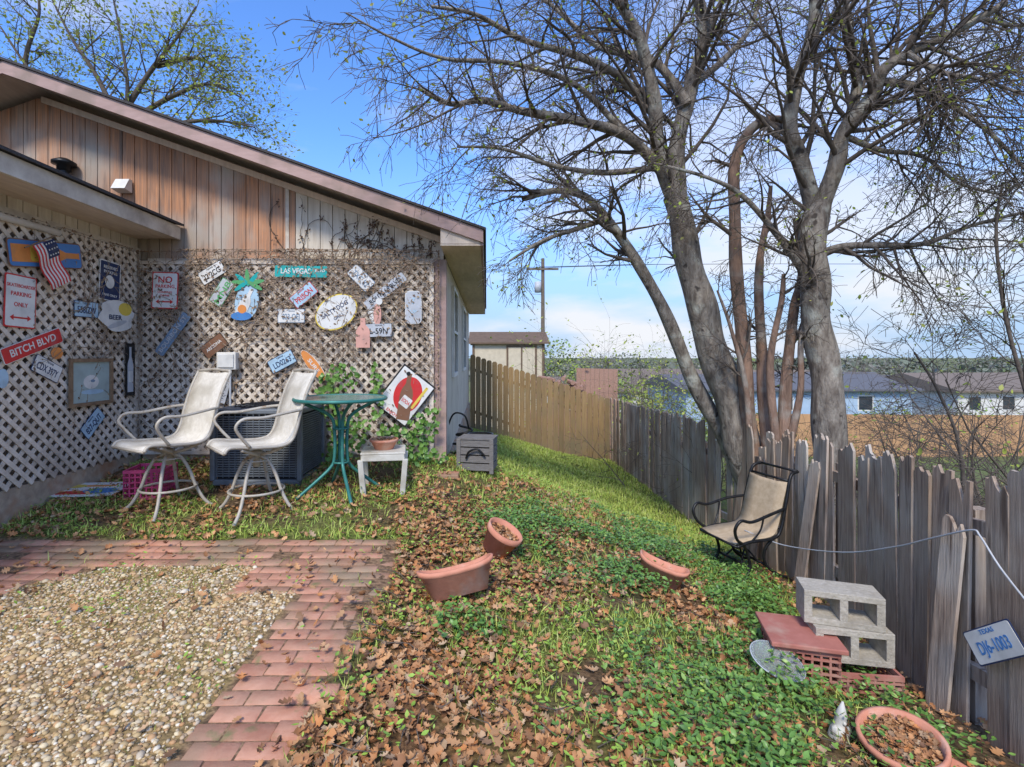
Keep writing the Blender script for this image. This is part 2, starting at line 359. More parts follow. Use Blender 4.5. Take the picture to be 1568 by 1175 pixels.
scatter('grass',*BLD,np.stack([X,Y,z],1),rotm(rng.random(N)*6.28,rng.normal(0,.5,N),rng.random(N)*6.28),np.stack([s*wd*.8,s*1.6,s*.8],1),gmt)
tw=[]
for _ in range(320):
    x=random.uniform(-.6,2);y=random.uniform(1.2,5); a=random.random()*6.28;l=random.uniform(.08,.3)
    p=[Vector((x+math.cos(a+.15*k)*l*k/3,y+math.sin(a+.15*k)*l*k/3,0)) for k in range(4)]
    for q in p: q.z=gz(q.x,q.y)+.03+random.random()*.02
    tw.append((p,[.003,.0028,.002,.0012]))
barkd=M('twig_bark',(.16,.13,.105),(.095,.075,.06),20,.9)
lines_mesh('ground_twigs',tw,barkd)
# ---------------------------------------------------------------- house
stain=M('stained_siding',(.56,.26,.125),(.29,.165,.105),3.0,.75,.25,(14,14,.5),.12,c3=(.42,.35,.28),s3=1.1,t3=(.42,.60),st3=(1.3,1,.8),c4=(.19,.13,.095),s4=4,t4=(.56,.72),st4=(3,3,.35))
cream=M('cream_siding',(.72,.64,.52),(.58,.5,.39),2.2,.8,.2,(10,10,.9),.06,c3=(.42,.32,.23),s3=2.2,t3=(.58,.78),c4=(.3,.23,.17),s4=3,t4=(.62,.78),st4=(4,4,.4))
shaded=M('lattice_shade_siding',(.36,.29,.22),(.24,.185,.14),3,.85,.2,(8,8,.9),.08)  # cream siding darkened: shade behind the lattice is put into the colour
back=M('dark_groove',(.18,.14,.10),(.12,.09,.07),5,.9)
fasc=M('fascia_paint',(.5,.34,.295),(.4,.265,.225),3,.7,.15,(1,1,4),c3=(.33,.235,.19),s3=3)
trimw=M('weathered_trim',(.7,.62,.51),(.5,.42,.34),5,.8,.2,c3=(.32,.25,.19),s3=3,t3=(.55,.72))
shing=M('shingle',(.05,.045,.045),(.1,.09,.085),60,.95,.6)
soff=M('soffit_paint',(.74,.61,.48),(.6,.48,.37),3,.8,.1,(6,1,1))
latm=M('lattice_wood',(.80,.71,.60),(.58,.49,.39),9,.85,.2,island=.12,c3=(.42,.33,.25),s3=2.0,t3=(.48,.74))
conc=M('concrete',(.52,.41,.3),(.36,.28,.21),12,.95,.5,c3=(.42,.24,.14),s3=4)
H=empty('wooden_siding_house')
YW=6.0; XR=-.5; RX=-5.2; RZ=3.20; EX=-.035; SL=.352
def zt(x): return RZ-abs(x-RX)*SL
m=MB(); xa,xb=-9.9,XR
for pts in [[(xa,YW+.02,-1.6),(xb,YW+.02,-1.6),(xb,YW+.02,zt(xb)-.15),(RX,YW+.02,RZ-.15),(xa,YW+.02,zt(xa)-.15)]]: m.prism(pts,(0,.15,0))
m.ab(XR-.15,XR-.016,YW+.18,14.3,-2.4,zt(XR)-.2)
m.ab(-9.9,XR,14.15,14.3,-2.6,1.3)
m.obj('inner_walls',back,H)
ms,mc,mb_=MB(),MB(),MB(); x=XR-.003; xcut=-2.33
wd=.145
while x>-9.8:
    x0=x-wd+.008
    tgt=mc if x0>xcut-.05 else ms
    tgt.prism([(x0,YW,1.12),(x,YW,1.12),(x,YW,zt(x)-.16),(x0,YW,zt(x0)-.16)],(0,.022,0))
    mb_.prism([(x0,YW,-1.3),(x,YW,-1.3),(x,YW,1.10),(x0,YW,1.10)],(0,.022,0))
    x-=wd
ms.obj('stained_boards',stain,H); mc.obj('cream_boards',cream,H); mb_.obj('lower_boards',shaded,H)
m=MB(); y=6.02
while y<14.3:
    m.ab(XR-.018,XR,y,y+.14,-2.4,1.18); y+=.15
m.obj('side_boards',cream,H)
m=MB(); m.ab(xcut-.02,xcut+.02,YW-.016,YW-.001,1.12,zt(xcut)-.17); m.ab(-3.95,XR,YW-.03,YW-.002,1.085,1.135)
m.obj('panel_trim',trimw,H)
m=MB(); m.ab(XR-.11,XR+.03,YW-.035,YW-.003,-1.25,1.12); m.ab(XR+.001,XR+.03,YW-.002,YW+.09,-1.25,1.12); m.obj('corner_post',fasc,H)
m=MB(); m.ab(-4.0,XR-.01,YW-.04,YW-.005,-1.6,-1.05); m.ab(XR+.002,XR+.04,6.0,14.3,-2.6,-1.5+.2); m.obj('foundation',conc,H)
y0,y1=5.5,14.7
for sgn,nm in ((1,'right'),(-1,'left')):
    e=EX if sgn>0 else 2*RX-EX
    m=MB(); m.prism([(RX,y0+.03,RZ-.03),(e,y0+.03,zt(e)-.03),(e,y0+.03,zt(e)-.08),(RX,y0+.03,RZ-.08)],(0,y1-y0-.03,0)); m.obj('roof_deck_'+nm,soff,H)
    m=MB(); e2=e+.03*sgn; m.prism([(RX,y0-.03,RZ),(e2,y0-.03,zt(e2)),(e2,y0-.03,zt(e2)-.026),(RX,y0-.03,RZ-.026)],(0,y1-y0+.06,0)); m.obj('shingles_'+nm,shing,H)
    m=MB(); m.prism([(RX,y0-.005,RZ-.03),(e,y0-.005,zt(e)-.03),(e,y0-.005,zt(e)-.165),(RX,y0-.005,RZ-.165)],(0,.03,0)); m.obj('rake_board_'+nm,fasc,H)
m=MB(); m.ab(EX-.028,EX-.001,5.53,14.7,1.19,1.34); m.obj('eave_fascia',fasc,H)
m=MB(); m.ab(XR+.002,EX-.03,5.53,14.7,1.19,1.205); m.obj('eave_soffit',soff,H)
m=MB(); m.prism([(XR+.003,5.53,1.21),(EX-.03,5.53,1.21),(EX-.03,5.53,1.30),(XR+.003,5.53,1.45)],(0,.02,0)); m.obj('eave_return',soff,H)
m=MB(); m.prism([(RX,YW-.025,RZ-.17),(XR,YW-.025,zt(XR)-.17),(XR,YW-.025,zt(XR)-.24),(RX,YW-.025,RZ-.24)],(0,.022,0)); m.obj('frieze',soff,H)
glass=M('window_glass',(.03,.04,.05),(.06,.07,.08),2,.08,spec=.6); white=M('white_paint',(.78,.76,.7),(.66,.63,.57),6,.6)
for k,(ya,yb) in enumerate(((7.4,8.3),(10.4,11.6))):
    m=MB(); m.ab(XR+.004,XR+.012,ya,yb,-.25,.95); m.obj('window_glass_%d'%k,glass,H)
    m=MB(); 
    for q in ((ya-.06,ya,-.31,1.01),(yb,yb+.06,-.31,1.01),(ya,yb,.95,1.01),(ya,yb,-.31,-.25),(ya,yb,.33,.37)): m.ab(XR+.002,XR+.04,*q)
    m.obj('window_frame_%d'%k,white,H)
XL=-4.07
m=MB(); m.ab(XL-.2,XL-.02,.3,5.99,-1.6,1.5); m.obj('wing_inner',back,H)
m=MB(); m3=MB(); y=.3
while y<5.97:
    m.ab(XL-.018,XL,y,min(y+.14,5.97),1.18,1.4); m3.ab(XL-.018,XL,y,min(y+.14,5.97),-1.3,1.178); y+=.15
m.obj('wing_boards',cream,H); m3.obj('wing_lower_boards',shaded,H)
m=MB(); m.ab(XL+.001,XL+.03,.3,5.98,1.2,1.25); m.ab(XL+.002,XL+.05,5.86,5.95,-1.3,1.2); m.obj('wing_trim',trimw,H)
m=MB(); m.ab(XL-.0,XL+.06,.3,5.9,-1.7,-1.12); m.obj('wing_foundation',conc,H)
m=MB(); m.ab(-3.59,-3.56,.2,5.955,1.35,1.5); m.obj('wing_fascia',trimw,H)
m=MB(); m.ab(XL-.02,-3.592,.2,5.955,1.362,1.378); m.obj('wing_soffit',soff,H)
m=MB(); m.prism([(-3.52,.2,1.505),(-3.52,.2,1.53),(-7,.2,2.3),(-7,.2,2.27)],(0,5.76,0)); m.obj('wing_roof',shing,H)
m=MB(); m.prism([(-3.6,5.93,1.38),(-3.6,5.93,1.49),(-5,5.93,1.8),(-5,5.93,1.38)],(0,.02,0)); m.obj('wing_gable_end',stain,H)
blk=M('black_metal',(.02,.02,.022),(.04,.04,.04),20,.4,metal=.6)
e=empty('roof_vent',P(98,262,5.9)); m=MB(); m.lathe([(.0,.0),(.07,.0),(.07,.06),(.12,.07),(.12,.10),(.05,.14),(0,.14)],20); m.lathe([(.05,-.28),(.05,.0)],16); m.obj('cap',blk,e,True)
e=empty('wall_vent_hood',P(192,287,5.98)); m=MB(); m.prism([(-.08,0,.08),(-.08,0,-.07),(-.08,-.13,-.05),(-.08,-.05,.08)],(.16,0,0)); m.obj('hood',white,e)
def lattice(name,o,ux,w_,h_,nrm):
    m=MB(); o=Vector(o);ux=Vector(ux);uz=Vector((0,0,1));nrm=Vector(nrm); st=.118
    for dr in (1,-1):
        c=-h_-w_
        while c<w_+h_:
            ts=[]
            for t in (0,w_):
                yv=dr*t+c
                if -1e-6<=yv<=h_+1e-6: ts.append(t)
            for yv in (0,h_):
                t=(yv-c)/dr
                if 0<t<w_: ts.append(t)
            if len(ts)>=2 and max(ts)-min(ts)>.03:
                a,b_=min(ts),max(ts); pa=o+ux*a+uz*(dr*a+c); pb=o+ux*b_+uz*(dr*b_+c)
                d=(pb-pa); n_=nrm*(.012 if dr>0 else .0215)
                wv=d.normalized().cross(nrm)*.0185
                m.box((pa+pb)/2+n_,d/2,wv,nrm*.0045)
            c+=st
    return m.obj(name,latm)
l=lattice('lattice_panel',(-4.02,YW-.042,-1.12),(1,0,0),3.40,2.2,(0,-1,0))
m=MB(); 
for q in ((-4.02,-.62,1.06,1.10),(-4.02,-.62,-1.14,-1.10)): m.ab(q[0],q[1],YW-.082,YW-.068,q[2],q[3])
m.ab(-.66,-.61,YW-.085,YW-.069,-1.1,1.06); m.obj('lattice_frame',latm,l)
l=lattice('lattice_panel',(XL+.055,.6,-1.12),(0,1,0),5.24,2.3,(1,0,0))
vl=[]
def wallvine(x,z,ang,n,r,y=None,bend=.35,st=.06,fx=None,left=False):
    pts=[];rad=[]
    for k in range(n):
        yy=(YW-.1-.025*random.random()) if y is None else y-random.random()*.02
        pts.append(Vector((XL+.09+random.random()*.02,x+8.5,z)) if left else Vector((x,yy,z))); rad.append(r*(1-.7*k/n))
        ang+=random.gauss(0,bend); x+=math.cos(ang)*st; z+=math.sin(ang)*st
        if fx: z=min(z,fx)
        x=min(max(x,-4.0),-.55 if not left else -2.6); 
    vl.append((pts,rad))
for _ in range(190): wallvine(random.uniform(-3.9,-.6),random.uniform(.5,1.08)-abs(random.gauss(0,.3)),random.uniform(0,6.28),24,random.uniform(.003,.006),fx=1.2)
for _ in range(90): wallvine(random.uniform(-3.9,-.6),random.uniform(-1,1),random.choice([1.57,0,3.14])+random.gauss(0,.4),24,random.uniform(.003,.005),fx=1.2)
for _ in range(110): wallvine(random.uniform(-3.6,-.6),random.uniform(.98,1.15),random.uniform(0,6.28),24,random.uniform(.003,.006),bend=.5,st=.04,fx=1.22)
for _ in range(40): wallvine(random.uniform(-3.9,-2.7),random.uniform(-.2,1.1),random.uniform(0,6.28),22,random.uniform(.003,.005),fx=1.2,left=True)
vinem=M('dead_vine',(.38,.285,.21),(.25,.185,.13),14,.95); vined=M('climbing_vine',(.14,.1,.07),(.08,.06,.045),14,.95)
lines_mesh('dead_vines',vl,vinem)
ps=[]
for p,_ in vl:
    for q in p[::2]:
        if random.random()<.45: ps.append(q)
ps=np.array([tuple(q) for q in ps]); N=len(ps)
RW=np.array(Matrix.Rotation(math.pi/2,3,'X'))
dvl=ML('dry_vine_leaf',[(.36,.24,.15),(.2,.13,.09),(.46,.34,.22)],.9)
scatter('vine_dead_leaves',*ELL,ps+np.array([0,-.01,0]),RW[None]@rotm(rng.random(N)*6.28,rng.normal(0,.8,N),rng.random(N)*6.28),rng.uniform(.02,.045,N),dvl)
vl=[]
for _ in range(26):
    x_=random.uniform(-2.3,-.6); wallvine(x_,1.12,1.57+random.gauss(0,.12),int((zt(x_)-1.3)/.04),random.uniform(.004,.007),y=YW-.006,bend=.25,st=.04)
lines_mesh('climbing_vines',vl,vined)
ps=[]
for p,_ in vl:
    if not p: continue
    for _k in range(2):
        q=random.choice(p[len(p)//3:] or p)
        for __ in range(7): ps.append((q.x+random.gauss(0,.02),q.y-.01,q.z+random.gauss(0,.025)))
ps=np.array(ps);N=len(ps)
scatter('vine_leaf_tufts',*ELL,ps,RW[None]@rotm(rng.random(N)*6.28,rng.normal(0,.8,N),rng.random(N)*6.28),rng.uniform(.02,.04,N),ML('dark_vine_leaf',[(.1,.06,.04),(.16,.1,.07)],.9))
def ivy(name,blobs,n,mat=vm,sz=(.035,.075)):
    pos=[]
    for (u,v,ru,rv_,wt) in blobs:
        for _ in range(int(n*wt)):
            a=random.random()*6.28; q=random.random()**.6
            p=P(u+ru*q*math.cos(a),v+rv_*q*math.sin(a),5.86-random.random()*.16); pos.append(tuple(p))
    pos=np.array(pos);N=len(pos)
    return scatter(name,*ELL,pos,RW[None]@rotm(rng.random(N)*6.28,rng.normal(0,.5,N),rng.random(N)*6.28),np.stack([rng.uniform(1.2,1.7,N)*(s:=rng.uniform(*sz,N)),s,s],1),mat)
ivy('ivy',[(520,580,32,22,.6),(500,615,22,25,.5),(577,600,10,48,.45),(535,655,34,30,.6),(600,665,50,14,.5),(645,660,26,26,.45),(520,690,34,20,.5),(625,690,40,15,.4),(650,700,36,12,.4),(665,640,12,30,.15)],140)
# ---------------------------------------------------------------- signs
RMAIN=Matrix.Rotation(math.pi/2,3,'X')
RLEFT=Matrix.Rotation(math.pi/2,3,'Z')@RMAIN
RFENCE=Matrix.Rotation(-math.pi/2,3,'Z')@RMAIN
def pc(name,c,rough=.45): 
    return M(name,c,tuple(x*.82 for x in c),5,rough,c3=tuple(x*.6+.06 for x in c),s3=7,t3=(.55,.75))
CW=pc('sign_white',(.80,.79,.75));CR=pc('sign_red',(.66,.04,.04));CB=pc('sign_blue',(.08,.25,.58));CN=pc('sign_navy',(.025,.045,.12));CT=pc('sign_teal',(.02,.42,.4));CK=pc('sign_black',(.02,.02,.02));CY=pc('sign_yellow',(.8,.6,.1));CO=pc('sign_orange',(.8,.3,.08));CG=pc('sign_gray',(.55,.57,.6));CBR=pc('sign_brown',(.24,.12,.07));CP=pc('sign_pink',(.75,.4,.32));CLB=pc('sign_lightblue',(.45,.64,.78));CGR=pc('sign_green',(.12,.4,.15));CBW=pc('sign_bluegray',(.2,.29,.4))
def rrect(w_,h_,r=.015,cx=0,cy=0):
    out=[]
    for sx_,sy_,a0 in ((1,1,0),(-1,1,90),(-1,-1,180),(1,-1,270)):
        for k in range(4):
            a=math.radians(a0+30*k); out.append((cx+sx_*(w_/2-r)+r*math.cos(a),cy+sy_*(h_/2-r)+r*math.sin(a)))
    return out
def elp(w_,h_,n=28,cx=0,cy=0,rot=0):
    o=[]
    for k in range(n):
        a=2*math.pi*k/n; x,y=w_/2*math.cos(a),h_/2*math.sin(a); o.append((cx+x*math.cos(rot)-y*math.sin(rot),cy+x*math.sin(rot)+y*math.cos(rot)))
    return o
def btl(w_,h_,cx=0,cy=0,rot=0):
    pr=[(.5,-.5),(.5,.05),(.42,.15),(.18,.28),(.17,.47),(.2,.5)]
    pts=[(x*w_,y*h_) for x,y in pr]+[(-x*w_,y*h_) for x,y in reversed(pr)]
    return [(cx+x*math.cos(rot)-y*math.sin(rot),cy+x*math.sin(rot)+y*math.cos(rot)) for x,y in pts]
def flat(par,name,pts,z,mat,t=.002):
    m=MB(); m.prism([(x,y,z) for x,y in pts],(0,0,t)); return m.obj(name,mat,par)
def txt(par,s,size,x,y,z,mat,width=None,rot=0):
    c=bpy.data.curves.new('lettering','FONT'); c.body=s; c.size=size; c.align_x='CENTER'; c.align_y='CENTER'; c.offset=size*.015; c.extrude=.0006
    c.materials.append(mat); o=bpy.data.objects.new('lettering',c); S.collection.objects.link(o); o.parent=par; o.location=(x,y,z); o.rotation_euler=(0,0,rot)
    if width: o.scale=(width/(max(len(s),1)*size*.62),1,1)
    return o
def sign(name,loc,R,ang,w_,h_,face,border=None,lines=(),tc_=None,shape=None,r=.015):
    e=empty(name,loc,R@Matrix.Rotation(math.radians(ang),3,'Z'))
    pts=shape(w_,h_) if shape else rrect(w_,h_,r)
    if border:
        flat(e,'rim',pts,0,border,.004); k=.92
        flat(e,'face',[(x*(k if w_<h_ else 1-.08*h_/w_),y*(k if h_<w_ else 1-.08*w_/h_)) for x,y in pts],.0042,face,.002)
    else: flat(e,'face',pts,0,face,.004)
    for (s,size,x,y,wid) in lines: txt(e,s,size,x,y,.0075,tc_,wid)
    return e
def PW(u,v,d=5.885): return P(u,v,d)
def PLw(u,v,off=.09):
    d=(-(XL+off))*784/(745-u); return P(u,v,d)
plate=lambda loc,R,a,t,face,tcol,b=None: sign('license_plate',loc,R,a,.31,.16,face,b or tcol,[(t,.09,0,-.012,.26),('TEXAS',.025,0,.055,.09)],tcol,r=.012)
def arrow(e,y,w_,mat):
    pts=[(-w_/2,y),(-w_/2+.035,y+.025),(-w_/2+.035,y+.007),(w_/2-.035,y+.007),(w_/2-.035,y+.025),(w_/2,y),(w_/2-.035,y-.025),(w_/2-.035,y-.007),(-w_/2+.035,y-.007),(-w_/2+.035,y-.025)]
    flat(e,'arrow',pts,.0075,mat,.0006)
e=sign('no_parking_sign',PW(253,445),RMAIN,-2,.30,.42,CW,CR,[('NO',.1,0,.12,.13),('PARKING',.055,0,.045,.23),('LOADING',.03,0,-.02,.16),('ZONE',.03,0,-.06,.1)],CR); arrow(e,-.13,.2,CR)
sign('street_sign',PW(461,416),RMAIN,-1,.60,.13,CT,None,[('LAS VEGAS',.085,-.06,0,.4),('BLVD',.045,.22,.01,.12)],CW)
sign('street_sign',PW(590,446),RMAIN,39,.56,.11,CG,None,[('ROUTE 66 BLVD',.07,0,0,.5)],CK)
sign('street_sign',PW(265,512),RMAIN,54,.56,.11,CBW,None,[('BOURBON ST',.07,0,0,.5)],CG)
plate(PW(325,418),RMAIN,32,'J2 2CG',CW,CK); plate(PW(465,452),RMAIN,40,'PRISON',CLB,CR); plate(PW(446,484),RMAIN,0,'823-QEJ',CW,CBW)
plate(PW(340,448),RMAIN,58,'MN8',CG,CGR); plate(PW(553,426),RMAIN,-45,'TXC 82',CW,CBW); plate(PW(580,506),RMAIN,2,'L-59N',CG,CK)
plate(PW(432,554),RMAIN,28,'LD0263',CLB,CN); plate(PW(340,597),RMAIN,75,'197 KSC',CG,CK)
sign('license_plate',PW(328,530),RMAIN,38,.30,.17,CBR,CK,[('ARIZONA',.05,0,0,.2)],CW)
e=sign('oval_bar_sign',PW(515,478),RMAIN,32,.52,.38,CW,CY,[('SALTY DOG',.07,0,.03,.36),('GRILL',.05,0,-.06,.16)],CN,shape=lambda a,b:elp(a,b,36))
e=empty('palm_tree_sign',PW(378,455),RMAIN)
flat(e,'board',elp(.27,.42,24,-.0,-.06,-.2),0,CLB,.004); flat(e,'bottle',btl(.12,.36,-.02,-.08,-.45),.006,CW,.003); flat(e,'label',elp(.1,.1,16,-.05,-.14),.010,CO,.003); flat(e,'sea',elp(.24,.1,16,-.06,-.22),.0098,CB,.002)
for k,a in enumerate((10,50,95,140,175,215,-30)):
    a=math.radians(a); flat(e,'frond_%d'%k,elp(.2,.05,14,.02+.09*math.cos(a),.16+.06*math.sin(a),a),.014+.0006*k,CT if k%2 else CGR,.0005)
sign('plaque',PW(633,471),RMAIN,0,.19,.38,CG,CW,[('7',.1,0,.07,.05),('UP',.05,0,-.05,.08)],CLB,r=.05)
sign('surfboard_sign',PW(480,560),RMAIN,-52,.44,.13,CO,CW,[('SURF',.06,0,0,.2)],CW,shape=lambda a,b:elp(a,b,30))
e=sign('soda_sign',PW(620,606),RMAIN,-38,.46,.58,CW,CK,[('ENJOY',.05,0,-.245,.16)],CR,r=.01)
flat(e,'round',elp(.32,.42,32,.02,.03,.3),.0065,CR,.001); flat(e,'bottle',btl(.15,.54,.02,.0,.5),.0078,CBR,.001); flat(e,'cap',elp(.05,.05,12,-.12,.225),.0079,CK,.0012); flat(e,'label',rrect(.12,.12,.01,.05,-.05),.0092,CW,.001); txt(e,'SODA',.06,.05,-.05,.0105,CR,.1); flat(e,'straw',rrect(.03,.3,.01,.15,.08),.0079,CY,.001)
e=empty('bottle_sign',PW(556,510),RMAIN); flat(e,'bottle',btl(.16,.34,-.0,0,0),0,CP,.01); flat(e,'top',elp(.12,.3,20,.12,.22,.3),-.004,CW,.003)
e=empty('pelican_sign',PW(578,482),RMAIN); flat(e,'body',elp(.09,.26,18),.0,CP,.006); flat(e,'head',elp(.08,.08,14,.02,.15),.007,CW,.004)
e=empty('outlet_box',P(352,553,5.9)); m=MB(); m.ab(-.11,.11,-.09,.0,-.1,.1); m.obj('box',white,e,bevel=.01); m=MB(); m.ab(-.09,.09,-.105,-.091,-.075,.08); m.obj('cover',CW,e,bevel=.008); m=MB(); m.tube([(.03,-.05,-.1),(.03,-.05,-.5),(.05,-.06,-.9)],.012); m.obj('conduit',CG,e,True)
e=sign('skateboarder_parking_sign',PLw(31,462),RLEFT,-2,.30,.45,CW,CR,[('SKATEBOARDER',.04,0,.13,.27),('PARKING',.05,0,.06,.2),('ONLY',.05,0,-.03,.12)],CR); arrow(e,-.14,.2,CR)
sign('street_sign',PLw(51,529,.1),RLEFT,20,.62,.14,CR,CW,[('BITCH BLVD',.09,0,0,.54)],CW)
e=sign('bottle_crate_sign',PLw(72,390,.1),RLEFT,8,.78,.24,CB,CBR,[],CW,r=.03); flat(e,'bottle',btl(.15,.72,0,0,-1.57),.0065,CO,.002); flat(e,'label',rrect(.2,.13,.02,-.08,0),.009,CY,.001)
sign('parking_sign',PLw(168,431),RLEFT,-3,.30,.42,CN,CW,[('RESERVED',.045,0,.14,.22),('PARKING',.045,0,.09,.2),('FANS ONLY',.035,0,-.15,.22)],CW)
flat(empty('round_emblem_sign',PLw(168,432,.105),RLEFT),'disc',elp(.13,.14),0,CW,.002)
plate(PLw(132,474),RLEFT,0,'558IZW',CLB,CN); plate(PLw(72,565),RLEFT,-26,'CDX 397Y',CW,CN); plate(PLw(142,648),RLEFT,42,'827-QUT',CLB,CN)
e=sign('beer_sign',PLw(179,484,.11),RLEFT,0,.5,.34,CW,None,[('BEER',.07,-.03,-.02,.22)],CN,shape=lambda a,b:[(x+.03*math.sin(y*40),y) for x,y in elp(a,b,24)]); flat(e,'patch',elp(.2,.14,16,.12,.08),.0045,CY,.002); flat(e,'patch2',elp(.3,.05,16,.0,-.09,.3),.0045,CG,.002)
frm=M('frame_wood',(.3,.2,.12),(.2,.13,.08),15,.6)
e=sign('framed_picture',PLw(139,585,.1),RLEFT,0,.54,.44,pc('print_paper',(.42,.52,.5)),None,[],CW,r=.002); m=MB()
for q in ((-.28,.28,.2,.235),(-.28,.28,-.235,-.2),(-.28,-.245,-.2,.2),(.245,.28,-.2,.2)): m.ab(q[0],q[1],q[2],q[3],.004,.024)
m.obj('frame',frm,e); flat(e,'motif',elp(.2,.14,18,0,.0),.0045,CW,.001); flat(e,'motif2',elp(.06,.03,14,.02,.01),.006,CBW,.001); flat(e,'motif3',elp(.3,.05,14,.02,-.1),.0045,CLB,.001)
e=empty('black_bottle_sign',PLw(199,566,.1),RLEFT); flat(e,'board',rrect(.15,.58),0,CK,.004); flat(e,'bottle',btl(.09,.5),.0045,CG,.002); flat(e,'label',rrect(.07,.12,.01,0,-.08),.007,CW,.001)
flat(empty('round_sign',PLw(87,541),RLEFT),'disc',elp(.13,.11),0,CO,.003)
flat(empty('round_sign',PLw(4,580),RLEFT),'disc',elp(.1,.16),0,CLB,.003)
e=empty('american_flag',PLw(80,405,.16),RLEFT@Matrix.Rotation(math.radians(-62),3,'Z'))
for k in range(13):
    m=MB(); nseg=8; y0_=.12-k*.0185
    for q in range(nseg):
        xa_=-.2+q*.05; za,zb_=.015*math.sin(q*1.1),.015*math.sin((q+1)*1.1)
        n=len(m.v); m.v+=[(xa_,y0_,za),(xa_+.05,y0_,zb_),(xa_+.05,y0_-.0185,zb_),(xa_,y0_-.0185,za)]; m.f.append((n,n+1,n+2,n+3))
    m.obj('stripe_%d'%k,CR if k%2==0 else CW,e)
m=MB()
for q in range(3):
    xa_=-.2+q*.05; za,zb_=.015*math.sin(q*1.1)+.002,.015*math.sin((q+1)*1.1)+.002
    n=len(m.v); m.v+=[(xa_,.12,za),(xa_+.05,.12,zb_),(xa_+.05,-.01,zb_),(xa_,-.01,za)]; m.f.append((n,n+1,n+2,n+3))
m.obj('canton',CN,e); m=MB()
for a in range(3):
    for b_ in range(4): m.box((-.18+a*.05,.1-b_*.03,.015*math.sin((-.18+a*.05+.2)/.05*1.1)+.006),(.006,0,0),(0,.006,0),(0,0,.001))
m.obj('stars',CW,e); m=MB(); m.tube([(-.22,.14,0),(-.21,-.2,0)],.006,smooth=False); m.obj('staff',frm,e)
e=empty('conduit_pipe'); m=MB(); m.tube([(XL+.1,1.5,1.14),(XL+.1,4.75,1.14)],.03,12,smooth=False); m.ab(XL+.0,XL+.1,4.6,4.66,1.13,1.15); m.obj('tube',white,e,True)
# ---------------------------------------------------------------- furniture
fr=M('chair_frame_metal',(.52,.48,.41),(.42,.37,.3),12,.5,metal=.1,c3=(.3,.2,.12),s3=12,t3=(.62,.7)); sl=M('sling_fabric',(.76,.72,.64),(.64,.6,.52),30,.85,.2,c3=(.52,.48,.4),s3=4,t3=(.5,.7))
def swivel_chair(loc,rot):
    e=empty('patio_chair',loc,Matrix.Rotation(rot,3,'Z'))
    prof=[(.33,.585),(.28,.63),(.1,.61),(-.1,.60),(-.2,.63),(-.25,.72),(-.29,.88),(-.35,1.06),(-.43,1.23)]
    pr,_=cat([Vector((x,0,z)) for x,z in prof],[1]*len(prof),4)
    m=MB()
    for p in pr:
        for y in (-.24,-.12,0,.12,.24): m.v.append((p.x,y,p.z-.02*(1-(y/.24)**2)))
    for i in range(len(pr)-1):
        for k in range(4): m.f.append((i*5+k,i*5+k+1,i*5+k+6,i*5+k+5))
    o=m.obj('sling',sl,e,True); so_=o.modifiers.new('s','SOLIDIFY'); so_.thickness=.008
    m=MB()
    for s_ in (-1,1):
        m.tube([(x,s_*.255,z) for x,z in prof],.015,8)
        m.tube([(-.3,s_*.26,.9),(-.18,s_*.3,.89),(.05,s_*.315,.86),(.2,s_*.315,.86),(.26,s_*.31,.80),(.22,s_*.29,.72),(.14,s_*.27,.62)],.013,8)
        m.tube([(.2,s_*.25,.6),(.05,s_*.14,.53),(0,0,.5),],.014,8)
        m.tube([(-.2,s_*.25,.62),(-.08,s_*.14,.54),(0,0,.5)],.014,8)
    m.tube([(.33,-.255,.585),(.33,.255,.585)],.012,8,smooth=False); m.tube([(-.43,-.255,1.23),(-.44,0,1.245),(-.43,.255,1.23)],.014,8)
    m.lathe([(0,.54),(.05,.54),(.05,.5),(.03,.49),(.03,.4),(0,.4)],16)
    for k in range(4):
        a=math.pi/4+k*math.pi/2; c,s_=math.cos(a),math.sin(a)
        m.tube([(.02*c,.02*s_,.5),(.1*c,.1*s_,.46),(.17*c,.17*s_,.34),(.22*c,.22*s_,.2),(.29*c,.29*s_,.07),(.37*c,.37*s_,.0)],.015,8)
    m.tube([(.225*math.cos(a*.5236),.225*math.sin(a*.5236),.2) for a in range(12)],.011,8,closed=True)
    m.tube([(.1*math.cos(a*.5236),.1*math.sin(a*.5236),.46) for a in range(12)],.008,6,closed=True)
    m.obj('frame',fr,e,True); return e
p=P(258,770,4.6); swivel_chair((p.x,p.y,gz(p.x,p.y)+.0),math.radians(240))
p=P(393,775,4.5); swivel_chair((p.x,p.y,gz(p.x,p.y)+.0),math.radians(222))
grn=M('green_metal',(.04,.19,.17),(.06,.24,.21),12,.4,metal=.2)
gl,nt,b=newmat('table_glass'); b.inputs['Base Color'].default_value=(.35,.5,.46,1); b.inputs['Transmission Weight'].default_value=.5; b.inputs['Roughness'].default_value=.25
p=P(522,740,4.85); e=empty('patio_table',(p.x,p.y,gz(p.x,p.y))); ht=.90
m=MB(); m.lathe([(0,ht),(.405,ht),(.405,ht+.008),(0,ht+.008)],48); m.obj('glass_top',gl,e)
m=MB(); m.tube([(.42*math.cos(a*.2618),.42*math.sin(a*.2618),ht) for a in range(24)],.016,8,closed=True)
for k in range(4):
    a=.5+k*math.pi/2; c,s_=math.cos(a),math.sin(a)
    m.tube([(.41*c,.41*s_,ht-.01),(.3*c,.3*s_,ht-.05),(.1*c,.1*s_,ht-.16),(.06*c,.06*s_,.6),(.06*c,.06*s_,.35),(.1*c,.1*s_,.25),(.25*c,.25*s_,.12),(.4*c,.4*s_,.0)],.016,8)
for z_ in (.3,.62): m.tube([(.07*math.cos(a*.5236),.07*math.sin(a*.5236),z_) for a in range(12)],.01,6,closed=True)
